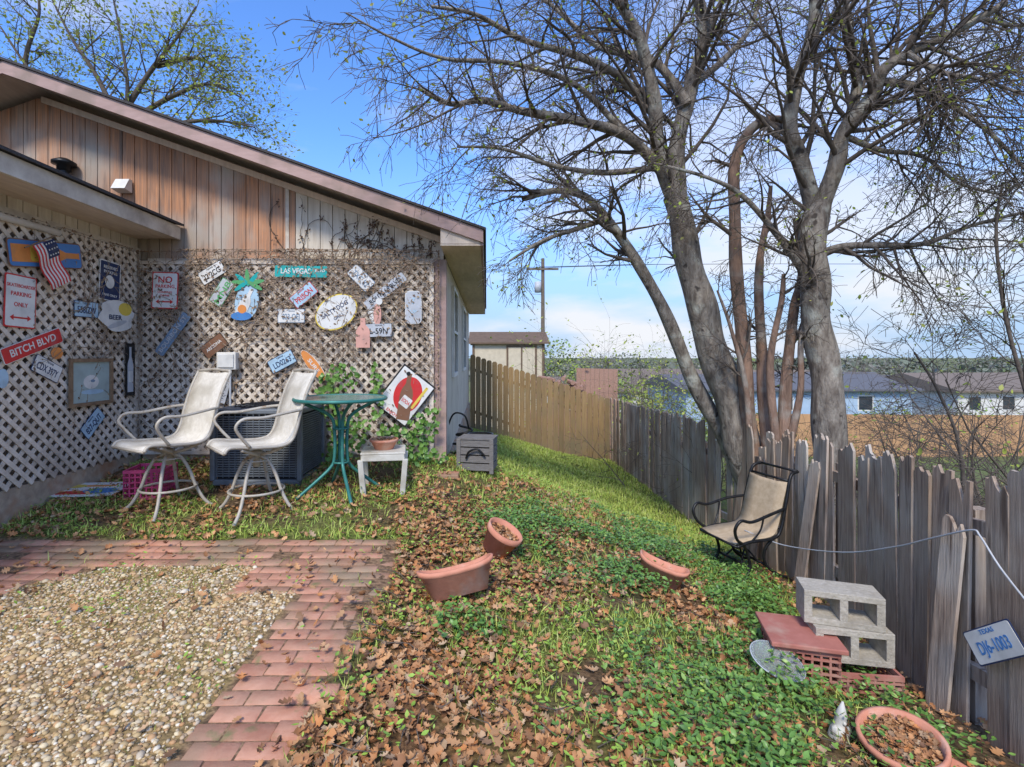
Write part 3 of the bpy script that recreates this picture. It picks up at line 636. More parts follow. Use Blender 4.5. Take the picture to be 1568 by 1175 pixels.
m.obj('frame',grn,e,True)
p=P(588,730,5.05); z0=gz(p.x,p.y); e=empty('plastic_side_table',(p.x,p.y,z0),Matrix.Rotation(.15,3,'Z')); m=MB()
m.ab(-.21,.21,-.21,.21,.37,.39); 
for s_ in (-1,1): m.ab(-.2,.2,s_*.2-.008,s_*.2+.008,.31,.37); m.ab(s_*.2-.008,s_*.2+.008,-.19,.19,.31,.37)
for sx_ in (-1,1):
    for sy_ in (-1,1): m.box((sx_*.195,sy_*.195,.155),(.026,0,0),(0,.026,0),(sx_*.014,sy_*.014,.17))
wpl=M('white_plastic',(.66,.64,.57),(.54,.51,.44),8,.5,c3=(.36,.32,.24),s3=5,t3=(.5,.75)); m.obj('body',wpl,e,bevel=.006)
terra=M('terracotta',(.68,.30,.195),(.57,.225,.14),9,.85,.2,c3=(.7,.48,.38),s3=6,t3=(.52,.75)); soilm=M('potting_soil',(.08,.055,.04),(.14,.1,.06),40,.95,.5)
def pot(name,loc,R,r0,r1,h,soil=True):
    e=empty(name,loc,R); m=MB(); m.lathe([(0,0),(r0,0),(r1*.95,h*.75),(r1,h*.75),(r1*1.04,h*.8),(r1*1.04,h),(r1*.94,h),(r1*.9,h*.75),(r0*.85,.02),(0,.02)],32); m.obj('body',terra,e,True)
    if soil:
        m=MB(); m.lathe([(0,h*.72),(r1*.9,h*.7)],24); m.obj('soil',soilm,e)
        n_=int(260*r1**2/.02); a=rng.random(n_)*6.28; q=np.sqrt(rng.random(n_))*r1*.85; scatter('leaf_litter',*OAK,np.stack([q*np.cos(a),q*np.sin(a),h*.74+rng.random(n_)*.02],1),rotm(rng.random(n_)*6.28,rng.normal(0,.6,n_),rng.random(n_)*6.28),rng.uniform(.02,.045,n_),lm,parent=e)
    return e
I3=Matrix.Identity(3)
pot('flower_pot',(p.x,p.y,z0+.392),I3,.09,.135,.1)
acm=M('ac_metal',(.2,.225,.25),(.15,.165,.185),8,.5,metal=.15); acd=M('ac_dark',(.02,.02,.024),None,5,.8)
p=P(416,715,5.45); z0=gz(p.x,p.y)+.0; e=empty('air_conditioner',(p.x,p.y,z0)); A=.43;hh=.76
B=A-.07
m=MB(); m.ab(-A+.03,A-.03,-B+.03,B-.03,.06,hh-.05); m.obj('core',acd,e)
m=MB(); 
for k in range(26):
    z_=.09+k*.0235; m.ab(-A+.02,A-.02,-B-.004,-B+.02,z_,z_+.011); m.ab(A-.02,A-.0,-B+.02,B,z_,z_+.011); m.ab(-A,-A+.02,-B+.02,B,z_,z_+.011)
for k in range(14):
    x_=-A+.04+k*(2*A-.08)/13; m.ab(x_-.003,x_+.003,-B-.009,-B-.004,.08,hh-.05)
m.obj('louvers',acm,e)
m=MB(); m.ab(-A-.01,A+.01,-B-.015,B+.015,hh-.05,hh-.0); m.ab(-A-.005,A+.005,-B-.012,B+.012,0,.06)
for sx_ in (-1,1):
    for sy_ in (-1,1): m.ab(sx_*A-.025,sx_*A+.025,sy_*B-.03,sy_*B+.03,.05,hh-.04)
m.obj('cabinet',acm,e,bevel=.012)
m=MB()
for r_ in (.06,.12,.18,.24,.3,.35): m.tube([(r_*math.cos(a*.349),r_*math.sin(a*.349),hh+.015) for a in range(18)],.004,5,closed=True)
for a in range(12): m.tube([(0.03*math.cos(a*.5236),.03*math.sin(a*.5236),hh+.02),(.36*math.cos(a*.5236),.36*math.sin(a*.5236),hh+.006)],.004,5,smooth=False)
m.obj('fan_guard',acd,e)
def crate(name,loc,R,w_,d_,h_,mat):
    e=empty(name,loc,R); m=MB()
    for sgn in (-1,1):
        for k in range(8):
            x_=-w_/2+w_*k/7; m.ab(x_-.006,x_+.006,sgn*d_/2-.006,sgn*d_/2+.006,.01,h_-.01)
            y_=-d_/2+d_*k/7; m.ab(sgn*w_/2-.0055,sgn*w_/2+.0055,y_-.006,y_+.006,.01,h_-.01)
        for k in range(6):
            z_=.01+(h_-.02)*k/5; t=.014 if k in (0,5) else .005
            m.ab(-w_/2-.008,w_/2+.008,sgn*d_/2-.008,sgn*d_/2+.008,z_-t,z_+t); m.ab(sgn*w_/2-.0075,sgn*w_/2+.0075,-d_/2+.009,d_/2-.009,z_-t,z_+t)
    m.ab(-w_/2,w_/2,-d_/2,d_/2,.0,.008); m.obj('body',mat,e); return e
pink=M('pink_plastic',(.58,.07,.22),(.45,.06,.16),10,.5); redp=M('red_plastic',(.46,.18,.14),(.38,.14,.105),10,.8,c3=(.48,.3,.23),s3=6,t3=(.48,.7))
p=P(232,720,4.95); crate('milk_crate',(p.x,p.y,gz(p.x,p.y)),Matrix.Rotation(.2,3,'Z'),.33,.33,.27,pink)
gw_=M('grey_wood',(.22,.205,.19),(.15,.135,.125),12,.85,.3,(1,1,6))
p=P(732,700,6.0); e=empty('wooden_crate',(p.x,p.y,gz(p.x,p.y)),Matrix.Rotation(-.2,3,'Z')); m=MB()
for k in range(4): z_=.03+k*.09; m.ab(-.2,.2,-.16,-.145,z_,z_+.075); m.ab(-.2,-.185,-.144,.16,z_,z_+.075); m.ab(.185,.2,-.144,.16,z_,z_+.075)
m.ab(-.21,.21,-.17,.17,.38,.395); m.ab(-.215,-.17,-.175,-.161,.0,.38); m.ab(.17,.215,-.175,-.161,.0,.38); m.ab(-.18,.18,.145,.16,.03,.38); m.obj('body',gw_,e)
m=MB(); m.tube([(-.1,-.185,.17),(-.06,-.2,.25),(.04,-.2,.28),(.12,-.185,.2)],.012); m.obj('handle',blk,e,True)
p=P(712,655,6.9); e=empty('garden_hose',(p.x,p.y,gz(p.x,p.y))); m=MB(); m.tube([((.22-.004*k)*math.cos(k*.6)+.0,(.22-.004*k)*math.sin(k*.6)*.6,.02+.012*k) for k in range(38)],.016,6); m.tube([(.05,0,.42),(0,-.1,.6),(-.15,-.1,.62),(-.25,0,.35),(-.3,-.1,0)],.012); m.obj('coil',blk,e,True)
p=P(735,650,6.6); e=empty('black_bucket',(p.x,p.y,gz(p.x,p.y))); m=MB(); m.lathe([(0,0),(.12,0),(.16,.36),(.175,.37),(.175,.4),(.15,.4),(.11,.03),(0,.03)],24); m.obj('body',blk,e,True)
p=G(128,756); e=empty('painted_board',(p.x,p.y,p.z+.035),Matrix.Rotation(.1,3,'Z')@Matrix.Rotation(.05,3,'X'))
flat(e,'board',rrect(.75,.42,.01),0,CW,.01); flat(e,'stripe',rrect(.3,.1,.02,.0,-.12),.0105,CR,.002); flat(e,'blue',elp(.3,.16,16,.2,-.08),.013,CB,.002); flat(e,'yellow',elp(.16,.1,16,-.1,.08),.013,CY,.002); flat(e,'orange',rrect(.3,.05,.01,.1,.09),.0105,CO,.002)
p=G(686,730); e=empty('stepping_stone',(p.x,p.y,p.z+.02)); m=MB(); m.ab(-.12,.12,-.1,.1,-.03,.02); m.obj('slab',bm,e,bevel=.01)
# ---------------------------------------------------------------- planters
def trough(name,loc,R,l,w_,h_):
    e=empty(name,loc,R); m=MB()
    rings=[(l*.36,w_*.30,0),(l*.47,w_*.44,h_*.8),(l*.5,w_*.48,h_*.8),(l*.51,w_*.5,h_),(l*.47,w_*.44,h_),(l*.45,w_*.40,h_*.75),(l*.34,w_*.27,.02)]
    n=32
    for a,b_,z in rings:
        for k in range(n):
            t=2*math.pi*k/n; c,s_=math.cos(t),math.sin(t); q=lambda v:math.copysign(abs(v)**.45,v)
            m.v.append((a*q(c),b_*q(s_),z+ .03*(abs(q(c))**3)*(1 if z>0.03 else 0)))
    for i in range(len(rings)-1):
        for k in range(n): m.f.append((i*n+k,i*n+(k+1)%n,(i+1)*n+(k+1)%n,(i+1)*n+k))
    m.f.append(tuple(range(n-1,-1,-1))); m.f.append(tuple(range((len(rings)-1)*n,len(rings)*n))); m.obj('body',terra,e,True)
    m=MB(); m.v=[(l*.44*c_,w_*.39*s_,h_*.7) for c_,s_ in ((1,1),(-1,1),(-1,-1),(1,-1))]; m.f=[(0,1,2,3)]; m.obj('soil',soilm,e); return e
p=P(705,908,3.18); trough('window_box_planter',(p.x,p.y,gz(p.x,p.y)+.05),Matrix.Rotation(.18,3,'Z')@Matrix.Rotation(-.3,3,'X')@Matrix.Rotation(-.16,3,'Y'),.48,.2,.16)
p=P(757,838,3.95); pot('flower_pot',(p.x,p.y,gz(p.x,p.y)+.04),Matrix.Rotation(.5,3,'Y')@Matrix.Rotation(.15,3,'X'),.1,.14,.19,True)
p=P(1006,885,4.05); trough('window_box_planter',(p.x,p.y,gz(p.x,p.y)+.0),Matrix.Rotation(-.35,3,'Z')@Matrix.Rotation(.3,3,'Y')@Matrix.Rotation(-.1,3,'X'),.38,.2,.17)
p=P(1382,1150,2.36); pot('clay_bowl',(p.x,p.y,gz(p.x,p.y)-.0),Matrix.Rotation(-.15,3,'Y')@Matrix.Rotation(.12,3,'X'),.11,.165,.13,True)
p2=P(1440,1165,2.2); 
e=empty('clay_saucer',(p2.x,p2.y,gz(p2.x,p2.y)+.04)); m=MB(); m.lathe([(0,0),(.13,0),(.16,.035),(.15,.035),(.125,.012),(0,.012)],28); m.obj('body',terra,e,True)
p=P(1283,1098,2.5); e=empty('garden_gnome',(p.x,p.y,gz(p.x,p.y)-.02),Matrix.Rotation(.12,3,'Y')); m=MB()
m.lathe([(0,0),(.05,0),(.058,.03),(.05,.07),(.036,.1),(.03,.11),(.034,.125),(.03,.15),(.033,.155),(.02,.195),(.005,.235),(0,.236)],20)
m.lathe([(0,0),(.018,.01),(.018,.05),(0,.06)],10,(-.04,-.015,.045)); m.lathe([(0,0),(.018,.01),(.018,.05),(0,.06)],10,(.04,-.015,.045)); m.lathe([(0,-.012),(.01,-.006),(.01,.006),(0,.012)],8,(0,-.035,.13)); o=m.obj('body',wpl,e,True); o.scale=(.8,.8,.85)
clg,nt,b=newmat('clear_glass'); b.inputs['Base Color'].default_value=(.9,.97,.94,1); b.inputs['Transmission Weight'].default_value=.8; b.inputs['Roughness'].default_value=.08
p=P(1187,1003,2.95); e=empty('glass_dish',(p.x,p.y,gz(p.x,p.y)+.08),Matrix.Rotation(.25,3,'X')@Matrix.Rotation(.15,3,'Y')); m=MB(); m.lathe([(0,.0),(.07,.002),(.11,.025),(.14,.035),(.145,.04),(.14,.043),(.11,.032),(.07,.008),(0,.006)],32); m.obj('bowl',clg,e,True)
m=MB(); m.tube([(.143*math.cos(a*.3927),.143*math.sin(a*.3927),.04) for a in range(16)],.003,6,closed=True); m.obj('rim',CG,e,True)
cin=M('cinder_block',(.54,.49,.41),(.4,.36,.29),40,.95,.6,c3=(.32,.28,.22),s3=5,t3=(.5,.75))
def cblock(loc,rot,l=.42,w_=.2,h_=.2):
    e=empty('cinder_block',loc,Matrix.Rotation(rot,3,'Z')); m=MB()
    m.ab(-l/2,l/2,-w_/2,w_/2,0,.036); m.ab(-l/2,l/2,-w_/2,w_/2,h_-.036,h_)
    for x_ in (-l/2+.022,0,l/2-.022): m.ab(x_-.022,x_+.022,-w_/2+.001,w_/2-.001,.036,h_-.036)
    m.obj('body',cin,e,bevel=.003)
cx,cy=2.21,3.12; g0=gz(cx,cy)
crate('plastic_crate',(cx+.02,cy-.02,g0-.03),Matrix.Rotation(-.12,3,'Z'),.34,.3,.17,redp)
cblock((cx+.0,cy+.02,g0+.145),-.2); cblock((cx-.03,cy+.05,g0+.347),-.32)
p=P(1228,1000,3.15); e=crate('plastic_crate',(p.x-.02,p.y,gz(p.x,p.y)-.02),Matrix.Rotation(-.25,3,'Z'),.33,.3,.22,redp)
m=MB(); m.ab(-.2,.2,-.19,.19,.232,.26); m.obj('lid_slab',redp,e,bevel=.006)
# ---------------------------------------------------------------- black metal chair
tan=M('tan_sling',(.55,.43,.29),(.44,.33,.21),20,.8,.1)
p=P(1138,850,4.9); e=empty('metal_garden_chair',(p.x,p.y,gz(p.x,p.y)+.02),Matrix.Rotation(math.radians(196),3,'Z')@Matrix.Rotation(.08,3,'Y'))
m=MB(); w2=.24
for s_ in (-1,1):
    m.tube([(.26,s_*w2,.38),(.1,s_*w2,.40),(-.15,s_*w2,.39),(-.24,s_*w2,.46),(-.32,s_*w2,.7),(-.4,s_*w2*.95,.92),(-.5,s_*w2*.9,.95)],.015,8)
    m.tube([(-.3,s_*w2,.64),(-.1,s_*.28,.63),(.12,s_*.29,.60),(.24,s_*.29,.63),(.3,s_*.28,.56),(.27,s_*.26,.46),(.2,s_*w2,.40)],.014,8)
    m.tube([(.1,s_*w2,.4),(.02,s_*.27,.5),(-.02,s_*.28,.63)],.009,6)
    m.tube([(.2,s_*w2,.40),(.12,s_*.2,.3),(.1,s_*.2,.15),(.2,s_*.22,.03),(.28,s_*.23,.0)],.014,8)
    m.tube([(-.16,s_*w2,.40),(-.08,s_*.2,.28),(-.08,s_*.2,.14),(-.2,s_*.22,.03),(-.28,s_*.23,.0)],.014,8)
for x_,z_ in ((.26,.38),(-.24,.46),(-.5,.95),(-.38,.88),(.1,.15),(-.08,.14)):
    ww=w2*.9 if z_>.8 else (.2 if z_<.2 else w2); m.tube([(x_,-ww,z_),(x_,ww,z_)],.012,8,smooth=False)
for s_ in (-.5,.5):m.tube([(.1,s_*.2,.15),(0,s_*.1,.25),(-.08,s_*.2,.14)],.009,6)
m.obj('frame',blk,e,True)
m=MB()
pr,_=cat([Vector(q) for q in ((.25,0,.395),(.08,0,.40),(-.14,0,.395),(-.22,0,.46),(-.3,0,.68),(-.37,0,.86))],[1]*6,4)
for q in pr:
    for y in (-.225,-.1,.1,.225): m.v.append((q.x+.008,y,q.z+.012-.015*(abs(y)<.15)))
for i_ in range(len(pr)-1):
    for k in range(3): m.f.append((i_*4+k,i_*4+k+1,i_*4+k+5,i_*4+k+4))
o=m.obj('sling',tan,e,True); so_=o.modifiers.new('s','SOLIDIFY'); so_.thickness=.01
# ---------------------------------------------------------------- fences
oldw=M('weathered_picket',(.50,.37,.27),(.25,.175,.13),3.5,.9,.6,(18,18,.8),.25,c3=(.50,.44,.37),s3=1.6,t3=(.45,.7),c4=(.17,.12,.09),s4=4,t4=(.57,.7),st4=(5,5,.5))
FP=[(3.3,13.5),(3.1,7.7),(2.98,4.6),(2.67,3.1),(2.6,2.4),(2.5,.8)]
topz=lambda y:float(np.interp(y,[.8,2.4,3.1,4.6,7.7,13.4],[-.55,-.6,-.66,-.72,-.95,-1.12]))
m=MB(); mr_=MB()
def picket(o_,wv,up,h,j,nr):
    m.prism([o_-wv,o_+wv,o_+wv*.98+up*(h*.5),o_+wv+up*(h-.01+j[0]),o_+wv*.62+up*(h+j[0]*.4),o_+wv*.3+up*(h+j[1]),o_-wv*.05+up*(h-.02+j[1]*.3),o_-wv*.4+up*(h+j[2]*.8),o_-wv*.75+up*(h-.01+j[2]*.2),o_-wv+up*(h-.02+j[2])],nr*-.018)
for a in range(len(FP)-1):
    p0=Vector((*FP[a],0));p1=Vector((*FP[a+1],0)); L_=(p1-p0).length; t=(p1-p0).normalized(); nr=Vector((-t.y,t.x,0)); 
    if nr.x>0: nr=-nr
    n=int(L_/.139)
    for k in range(n):
        q=p0+t*(k+.5)*L_/n; y=q.y
        if 4.22<y<4.42 or 6.5<y<6.72 or 2.66<y<2.76: continue
        near=y<6.6
        zb=gz(q.x,q.y)-.08; h=topz(y)-zb+random.gauss(0,.035 if near else .015)
        if 6.0<y<6.5: h*=random.choice([.95,.82,.9])
        if near and random.random()<.08: h*=random.uniform(.82,.95)
        wv=t*(L_/n/2+random.uniform(-.005,.001)); lean=random.gauss(0,.014 if near else .008)+(.07 if 4.45<y<5.4 and random.random()<.5 else 0); up=Vector((0,0,1))+t*lean+nr*random.gauss(0,.012)
        o_=Vector((q.x,q.y,zb))+nr*random.uniform(0,.02)
        j=[random.uniform(-.035,.025) for _ in range(3)]
        if near and random.random()<.4: j=[random.uniform(-.14,.03) for _ in range(3)]
        picket(o_,wv,up,h,j,nr)
    for zz in (.3,1.1):
        A0=Vector((p0.x,p0.y,gz(p0.x,p0.y)+zz))-nr*.05;A1=Vector((p1.x,p1.y,gz(p1.x,p1.y)+zz))-nr*.05
        mr_.box((A0+A1)/2,(A1-A0)/2,nr*.02,(0,0,.042))
    for k in range(int(L_/2.4)+1):
        q=p0+t*min(k*2.4+.2,L_-.1)-nr*.12; zb=gz(q.x,q.y); mr_.box((q.x,q.y,zb+.6),t*.045,nr*.045,(0,0,.6))
for (x_,y_,ln,h,nn_) in ((3.0,6.2,.16,1.35,.03),(2.93,5.2,-.12,1.42,.04),(2.9,4.75,.13,1.3,.05),(2.96,4.4,-.05,1.45,.02),(2.60,2.95,.07,1.2,.03),(2.98,5.7,.1,1.25,.03)):
    t=Vector((0,-1,0)); nr=Vector((-1,0,0)); picket(Vector((x_-.02,y_,gz(x_,y_)-.05)),t*.068,Vector((0,0,1))+t*ln-nr*nn_,h,[random.uniform(-.12,.0) for _ in range(3)],nr)
fo=m.obj('weathered_picket_fence',oldw); mr_.obj('rails',oldw,fo)
neww=M('brown_picket',(.36,.24,.11),(.24,.155,.075),3,.8,.3,(14,14,.8),.16,c3=(.24,.19,.11),s3=1.2,t3=(.45,.7))
m=MB(); n=25
for k in range(n):
    t=(k+.5)/n; x=-.45+t*3.72; y=14.0-.45*t; zb=gz(x,y)-.1; z1=.05-1.2*t+random.gauss(0,.008); hw=.069
    m.prism([(x-hw,y,zb),(x+hw,y,zb),(x+hw,y,z1-.04),(x+hw-.035,y,z1),(x-hw+.035,y,z1),(x-hw,y,z1-.04)],(0,.018,0))
fo=m.obj('wooden_fence',neww); m=MB()
for zz in (-.35,-1.5): m.box((1.4,13.83,zz-.6+.0),(1.85,-.225,-.6),(0,.02,0),(0,0,.04))
m.obj('rails',neww,fo)
fx=lambda y:float(np.interp(y,[.8,2.4,3.1,4.6,7.7],[2.5,2.6,2.67,2.98,3.1]))
yy=2.58; sign('license_plate',Vector((fx(yy)-.06,yy,(545-985)*K*yy)),RFENCE,40,.31,.16,CW,CN,[('DJ6-1003',.08,0,-.012,.27),('TEXAS',.03,0,.055,.1)],CB,r=.012)
e=empty('wire_cable'); m=MB(); pts=[]
for u,v,y in ((1140,812,4.9),(1200,835,4.6),(1290,846,3.9),(1380,838,3.35),(1450,824,2.98),(1508,812,2.72),(1518,822,2.66),(1545,868,2.55),(1580,925,2.4)):
    q=P(u,v,y); q.x=min(q.x,fx(y)-.06); pts.append(q)
m.tube(pts,.005,6); m.obj('wire',CG,e,True)
# ---------------------------------------------------------------- trees
def rv(): return Vector((random.gauss(0,1),random.gauss(0,1),random.gauss(0,1)))
def grow(lines,tips,p,d,L_,r,lvl,mx,droop,wig=.22,kids=(7,6,5,4)):
    n=6 if lvl<mx else 5
    pts=[p];rad=[r];dd=d.normalized();dirs=[dd]
    for i in range(1,n):
        dd=(dd+rv()*wig*.6+Vector((0,0,droop*(1 if lvl>1 else -.4)))).normalized(); p=p+dd*L_/(n-1); pts.append(p); rad.append(max(r*(1-.8*i/(n-1)),.0026)); dirs.append(dd)
    lines.append((pts,rad))
    if lvl<mx:
        for _ in range(kids[lvl]):
            t=random.uniform(.12,1)*(n-1); i=min(int(t),n-2); f=t-i; q=pts[i]*(1-f)+pts[i+1]*f; rq=rad[i]*(1-f)+rad[i+1]*f
            ax=rv().cross(dirs[i]).normalized(); nd=Matrix.Rotation(random.uniform(.45,1.15),3,ax)@dirs[i]
            grow(lines,tips,q,nd,L_*random.uniform(.38,.68),max(rq*.6,.0032),lvl+1,mx,droop,wig,kids)
    else: tips.append((pts[-1],dirs[-1])); tips.append((pts[2],dirs[2]))
def limb(lines,tips,spec,d0,d1,rs,start=.25,nb=10,L_=1.3,mx=3,droop=-.11,kids=(7,6,5,4),lvl=1,wob=.02,big=None):
    n=len(spec); pts=[P(u,v,d0+(d1-d0)*i/(n-1)) for i,(u,v) in enumerate(spec)]
    rad=[rs[0]+(rs[1]-rs[0])*(i/(n-1))**.8 for i in range(n)]
    pts=[pts[0]]+[q+Vector((0,random.gauss(0,wob),0)) for q in pts[1:-1]]+[pts[-1]]
    k1,k2=random.random()*6,random.random()*6
    pp_,rr_=cat(pts,rad,8); pp_=[q+Vector((math.sin(i*.45+k1),math.sin(i*.37+k2),0))*.09*r_ for i,(q,r_) in enumerate(zip(pp_,rr_))]
    rr_=[r_*(1+.05*math.sin(i*.6+k2)) for i,r_ in enumerate(rr_)]
    (lines if big is None else big).append((pp_,rr_)); m_=len(pp_)
    for k in range(nb):
        t=start+(1-start)*(k+random.random())/nb; i=min(int(t*(m_-1)),m_-2); tg=(pp_[i+1]-pp_[i]).normalized()
        ax=rv().cross(tg).normalized(); nd=Matrix.Rotation(random.uniform(.6,1.2),3,ax)@tg
        grow(lines,tips,pp_[i],nd,L_*random.uniform(.6,1.3)*(1-.3*t),max(min(rr_[i]*.5,.028),.006),lvl,mx,droop,kids=kids)
    return pp_
bark=M('tree_bark',(.37,.325,.27),(.16,.13,.105),14,.95,1.0,(1,1,.3),pos=(.36,.62),c3=(.47,.46,.39),s3=5,t3=(.56,.72),bdist=.06,c4=(.08,.065,.055),s4=9,t4=(.62,.7))
barkr=M('dead_bark',(.36,.23,.165),(.17,.11,.08),12,.95,1.0,(1,1,.22),c3=(.36,.31,.26),s3=4,bdist=.05)
leafm=ML('spring_leaf',[(.34,.44,.06),(.5,.55,.1),(.24,.32,.05),(.55,.52,.16)],.5,.3)
def leaves(name,tips,frac,sz,mat,jit=.03,mult=1):
    tt=[t for t in tips if random.random()<frac]*mult
    if not tt: return
    pos=np.array([tuple(t[0]) for t in tt])+rng.normal(0,jit,(len(tt),3)); N=len(pos)
    return scatter(name,*ELL,pos,rotm(rng.random(N)*6.28,rng.normal(0,1,N),rng.random(N)*6.28),rng.uniform(*sz,N),mat)
def finish(name,big,tw_,tips,bm_,frac,sz=(.025,.06),jit=.03):
    a_=lines_mesh(name,big,bm_,6); lines_mesh('twigs',tw_,barkd,3,a_)
    if frac: leaves('leaf_buds',tips,frac,sz,leafm,jit).parent=a_
A,tA,AB=[],[],[]
def la(*a,**k): limb(A,tA,*a,big=AB,**k)
la([(1172,850),(1158,760),(1138,680),(1112,590),(1084,510),(1064,435),(1046,365),(1035,300)],6.2,6.2,(.25,.135),.75,3,1.2)
la([(1036,312),(1037,225),(1060,130),(1078,60),(1060,-20),(1020,-90)],6.2,5.8,(.115,.05),.12,17,1.5)
la([(1037,320),(1010,235),(1000,150),(985,70),(945,0),(900,-60)],6.2,5.4,(.105,.04),.12,17,1.5)
la([(1022,270),(960,210),(890,187),(800,168),(740,152),(690,158),(640,135)],6.15,4.9,(.075,.018),.1,20,1.15)
la([(1005,180),(950,120),(880,85),(800,60),(730,25),(660,10)],6.1,5.0,(.06,.014),.1,17,1.1)
la([(1052,160),(1000,95),(920,70),(860,20),(800,-30)],6.0,6.6,(.06,.02),.1,15,1.3)
la([(1120,690),(1075,610),(1040,530),(1005,450),(965,385),(930,335),(895,300),(850,292),(800,305)],6.5,5.9,(.11,.03),.45,15,1.2)
la([(930,335),(880,350),(830,370),(780,400)],6.0,5.6,(.04,.012),.1,9,.8)
la([(1020,255),(930,265),(850,255),(770,230),(700,225)],6.2,5.2,(.045,.01),.1,13,.9)
la([(960,208),(880,130),(780,100),(680,90),(600,60),(530,20)],5.9,4.6,(.04,.006),.1,11,.8)
la([(1060,130),(1110,90),(1150,40),(1170,-30)],6.1,6.4,(.05,.02),.1,12,1.2)
finish('bare_tree',AB,A,tA,bark,.25)
B_,tB,BB=[],[],[]
def lb(*a,**k): limb(B_,tB,*a,big=BB,**k)
lb([(1285,900),(1278,800),(1272,700),(1266,600),(1256,520),(1246,450),(1242,380),(1252,312)],5.5,5.6,(.185,.125),.7,4,1.2)
lb([(1250,335),(1226,250),(1208,190),(1222,120),(1240,50),(1246,-50)],5.6,5.2,(.095,.05),.1,17,1.4)
lb([(1252,335),(1276,262),(1296,200),(1332,150),(1350,110),(1390,82),(1450,55),(1540,5)],5.6,4.9,(.10,.03),.12,23,1.3)
lb([(1296,200),(1310,130),(1300,60),(1290,-40)],5.5,5.6,(.06,.03),.1,15,1.3)
lb([(1244,395),(1290,378),(1350,376),(1420,372),(1490,345),(1590,320)],5.6,4.8,(.05,.012),.1,17,1.0)
lb([(1345,125),(1400,135),(1450,160),(1510,200),(1570,260)],5.3,4.6,(.045,.012),.1,18,1.1)
lb([(1232,420),(1190,360),(1140,300),(1080,270),(1000,250)],5.6,5.2,(.045,.012),.1,11,.9)
lb([(1390,82),(1440,110),(1500,120),(1580,150)],5.0,4.4,(.03,.01),.1,14,1.1)
lb([(1450,55),(1500,30),(1560,40),(1620,20)],5.0,4.8,(.03,.01),.1,13,1.1)
lb([(1296,210),(1350,230),(1410,240),(1470,280),(1540,300)],5.5,5.2,(.035,.01),.1,14,1.0)
finish('bare_tree',BB,B_,tB,bark,.25)
C_,tC,CB_=[],[],[]
def lc(*a,**k): limb(C_,tC,*a,big=CB_,**k)
lc([(1165,860),(1155,700),(1145,600),(1133,470),(1124,350),(1126,255),(1150,198),(1188,183),(1212,192)],6.0,5.8,(.10,.04),.3,6,.8)
lc([(1182,860),(1180,720),(1168,600),(1168,500),(1162,400),(1176,330),(1180,285)],5.9,5.9,(.10,.02),.3,7,.7)
lc([(1195,860),(1198,700),(1205,590),(1216,480),(1228,420),(1218,335)],5.75,5.8,(.09,.03),.3,7,.7)
lc([(1150,680),(1140,590),(1118,500),(1098,445)],5.9,5.7,(.045,.01),.3,6,.7)
lc([(1190,700),(1180,560),(1195,460),(1200,420)],5.7,5.6,(.05,.02),.3,5,.5)
lc([(1205,690),(1225,600),(1228,520),(1245,440)],5.7,5.6,(.045,.02),.3,5,.5)
finish('dead_tree',CB_,C_,tC,barkr,0)
D_,tD,DB=[],[],[]
for sp in ([(165,330),(180,210),(195,140),(185,60),(170,-20)],[(190,170),(230,110),(270,60),(300,10)],[(186,200),(150,120),(110,60),(80,0)],[(193,190),(260,150),(320,130),(370,150)],[(170,240),(90,160),(40,100),(0,40)],[(200,210),(270,190),(330,185),(390,195)],[(60,200),(40,100),(60,20),(50,-40)],[(240,100),(300,90),(340,110)]):
    limb(D_,tD,sp,17,16.5,(.11,.02),.15,13,1.9,kids=(6,6,5,4),big=DB,droop=-.03)
finish('leafing_tree',DB,D_,tD,barkd,.9,(.08,.16),.12)
def shrub(x,y,h,n,lf=0,mat=None):
    z=gz(x,y); ls,tp=[],[]
    for k in range(n):
        d=Vector((random.gauss(0,.45),random.gauss(0,.45),1)); grow(ls,tp,Vector((x+random.gauss(0,.5),y+random.gauss(0,.5),z)),d,h*random.uniform(.6,1.1),.02*h/2.5,1,3,-.06,.3,(0,7,5,4))
    o=lines_mesh('bare_shrub',ls,barkd,3)
    if lf: q=leaves('leaf_buds',tp,lf,(.04,.08) if y<15 else (.09,.16),leafm,.08,2); q.parent=o
for x,y,h,n,lf in ((6.2,6.3,2.6,6,.05),(7.3,7.5,2.6,6,.1),(5.4,7.4,2.2,5,.1),(9.5,9.5,2.6,6,.1),(8.2,11,2.4,5,.2),(4.6,5.0,1.7,5,.1),(5.2,5.4,2.2,6,.05),(6.3,5.6,3.0,7,.05),(4.1,3.9,1.5,5,.05),(5.0,4.3,2.2,5,.03),(3.9,14.5,2.4,8,.5),(5.2,16,2.6,8,.6),(3.5,18.5,3.2,8,.7),(6.8,13,2.4,6,.4),(7.5,18,2.6,7,.6),(12,14,3.2,6,.3),(4.2,10,2.0,7,.3),(4.6,8.5,2.2,7,.1),(5.5,21,4.2,9,.8),(8,24,4.2,8,.8),(4.6,25,4.4,8,.9)):
    shrub(x,y,h,n,lf)
Sx,tS,SB=[],[],[]
limb(Sx,tS,[(1600,760),(1572,640),(1548,520),(1530,430),(1522,350),(1535,280)],4.6,4.6,(.022,.01),.2,13,.9,big=SB)
limb(Sx,tS,[(1480,900),(1470,700),(1440,600),(1400,540)],5.4,5.4,(.022,.01),.2,10,.9,big=SB)
finish('sapling',SB,Sx,tS,barkd,.15)
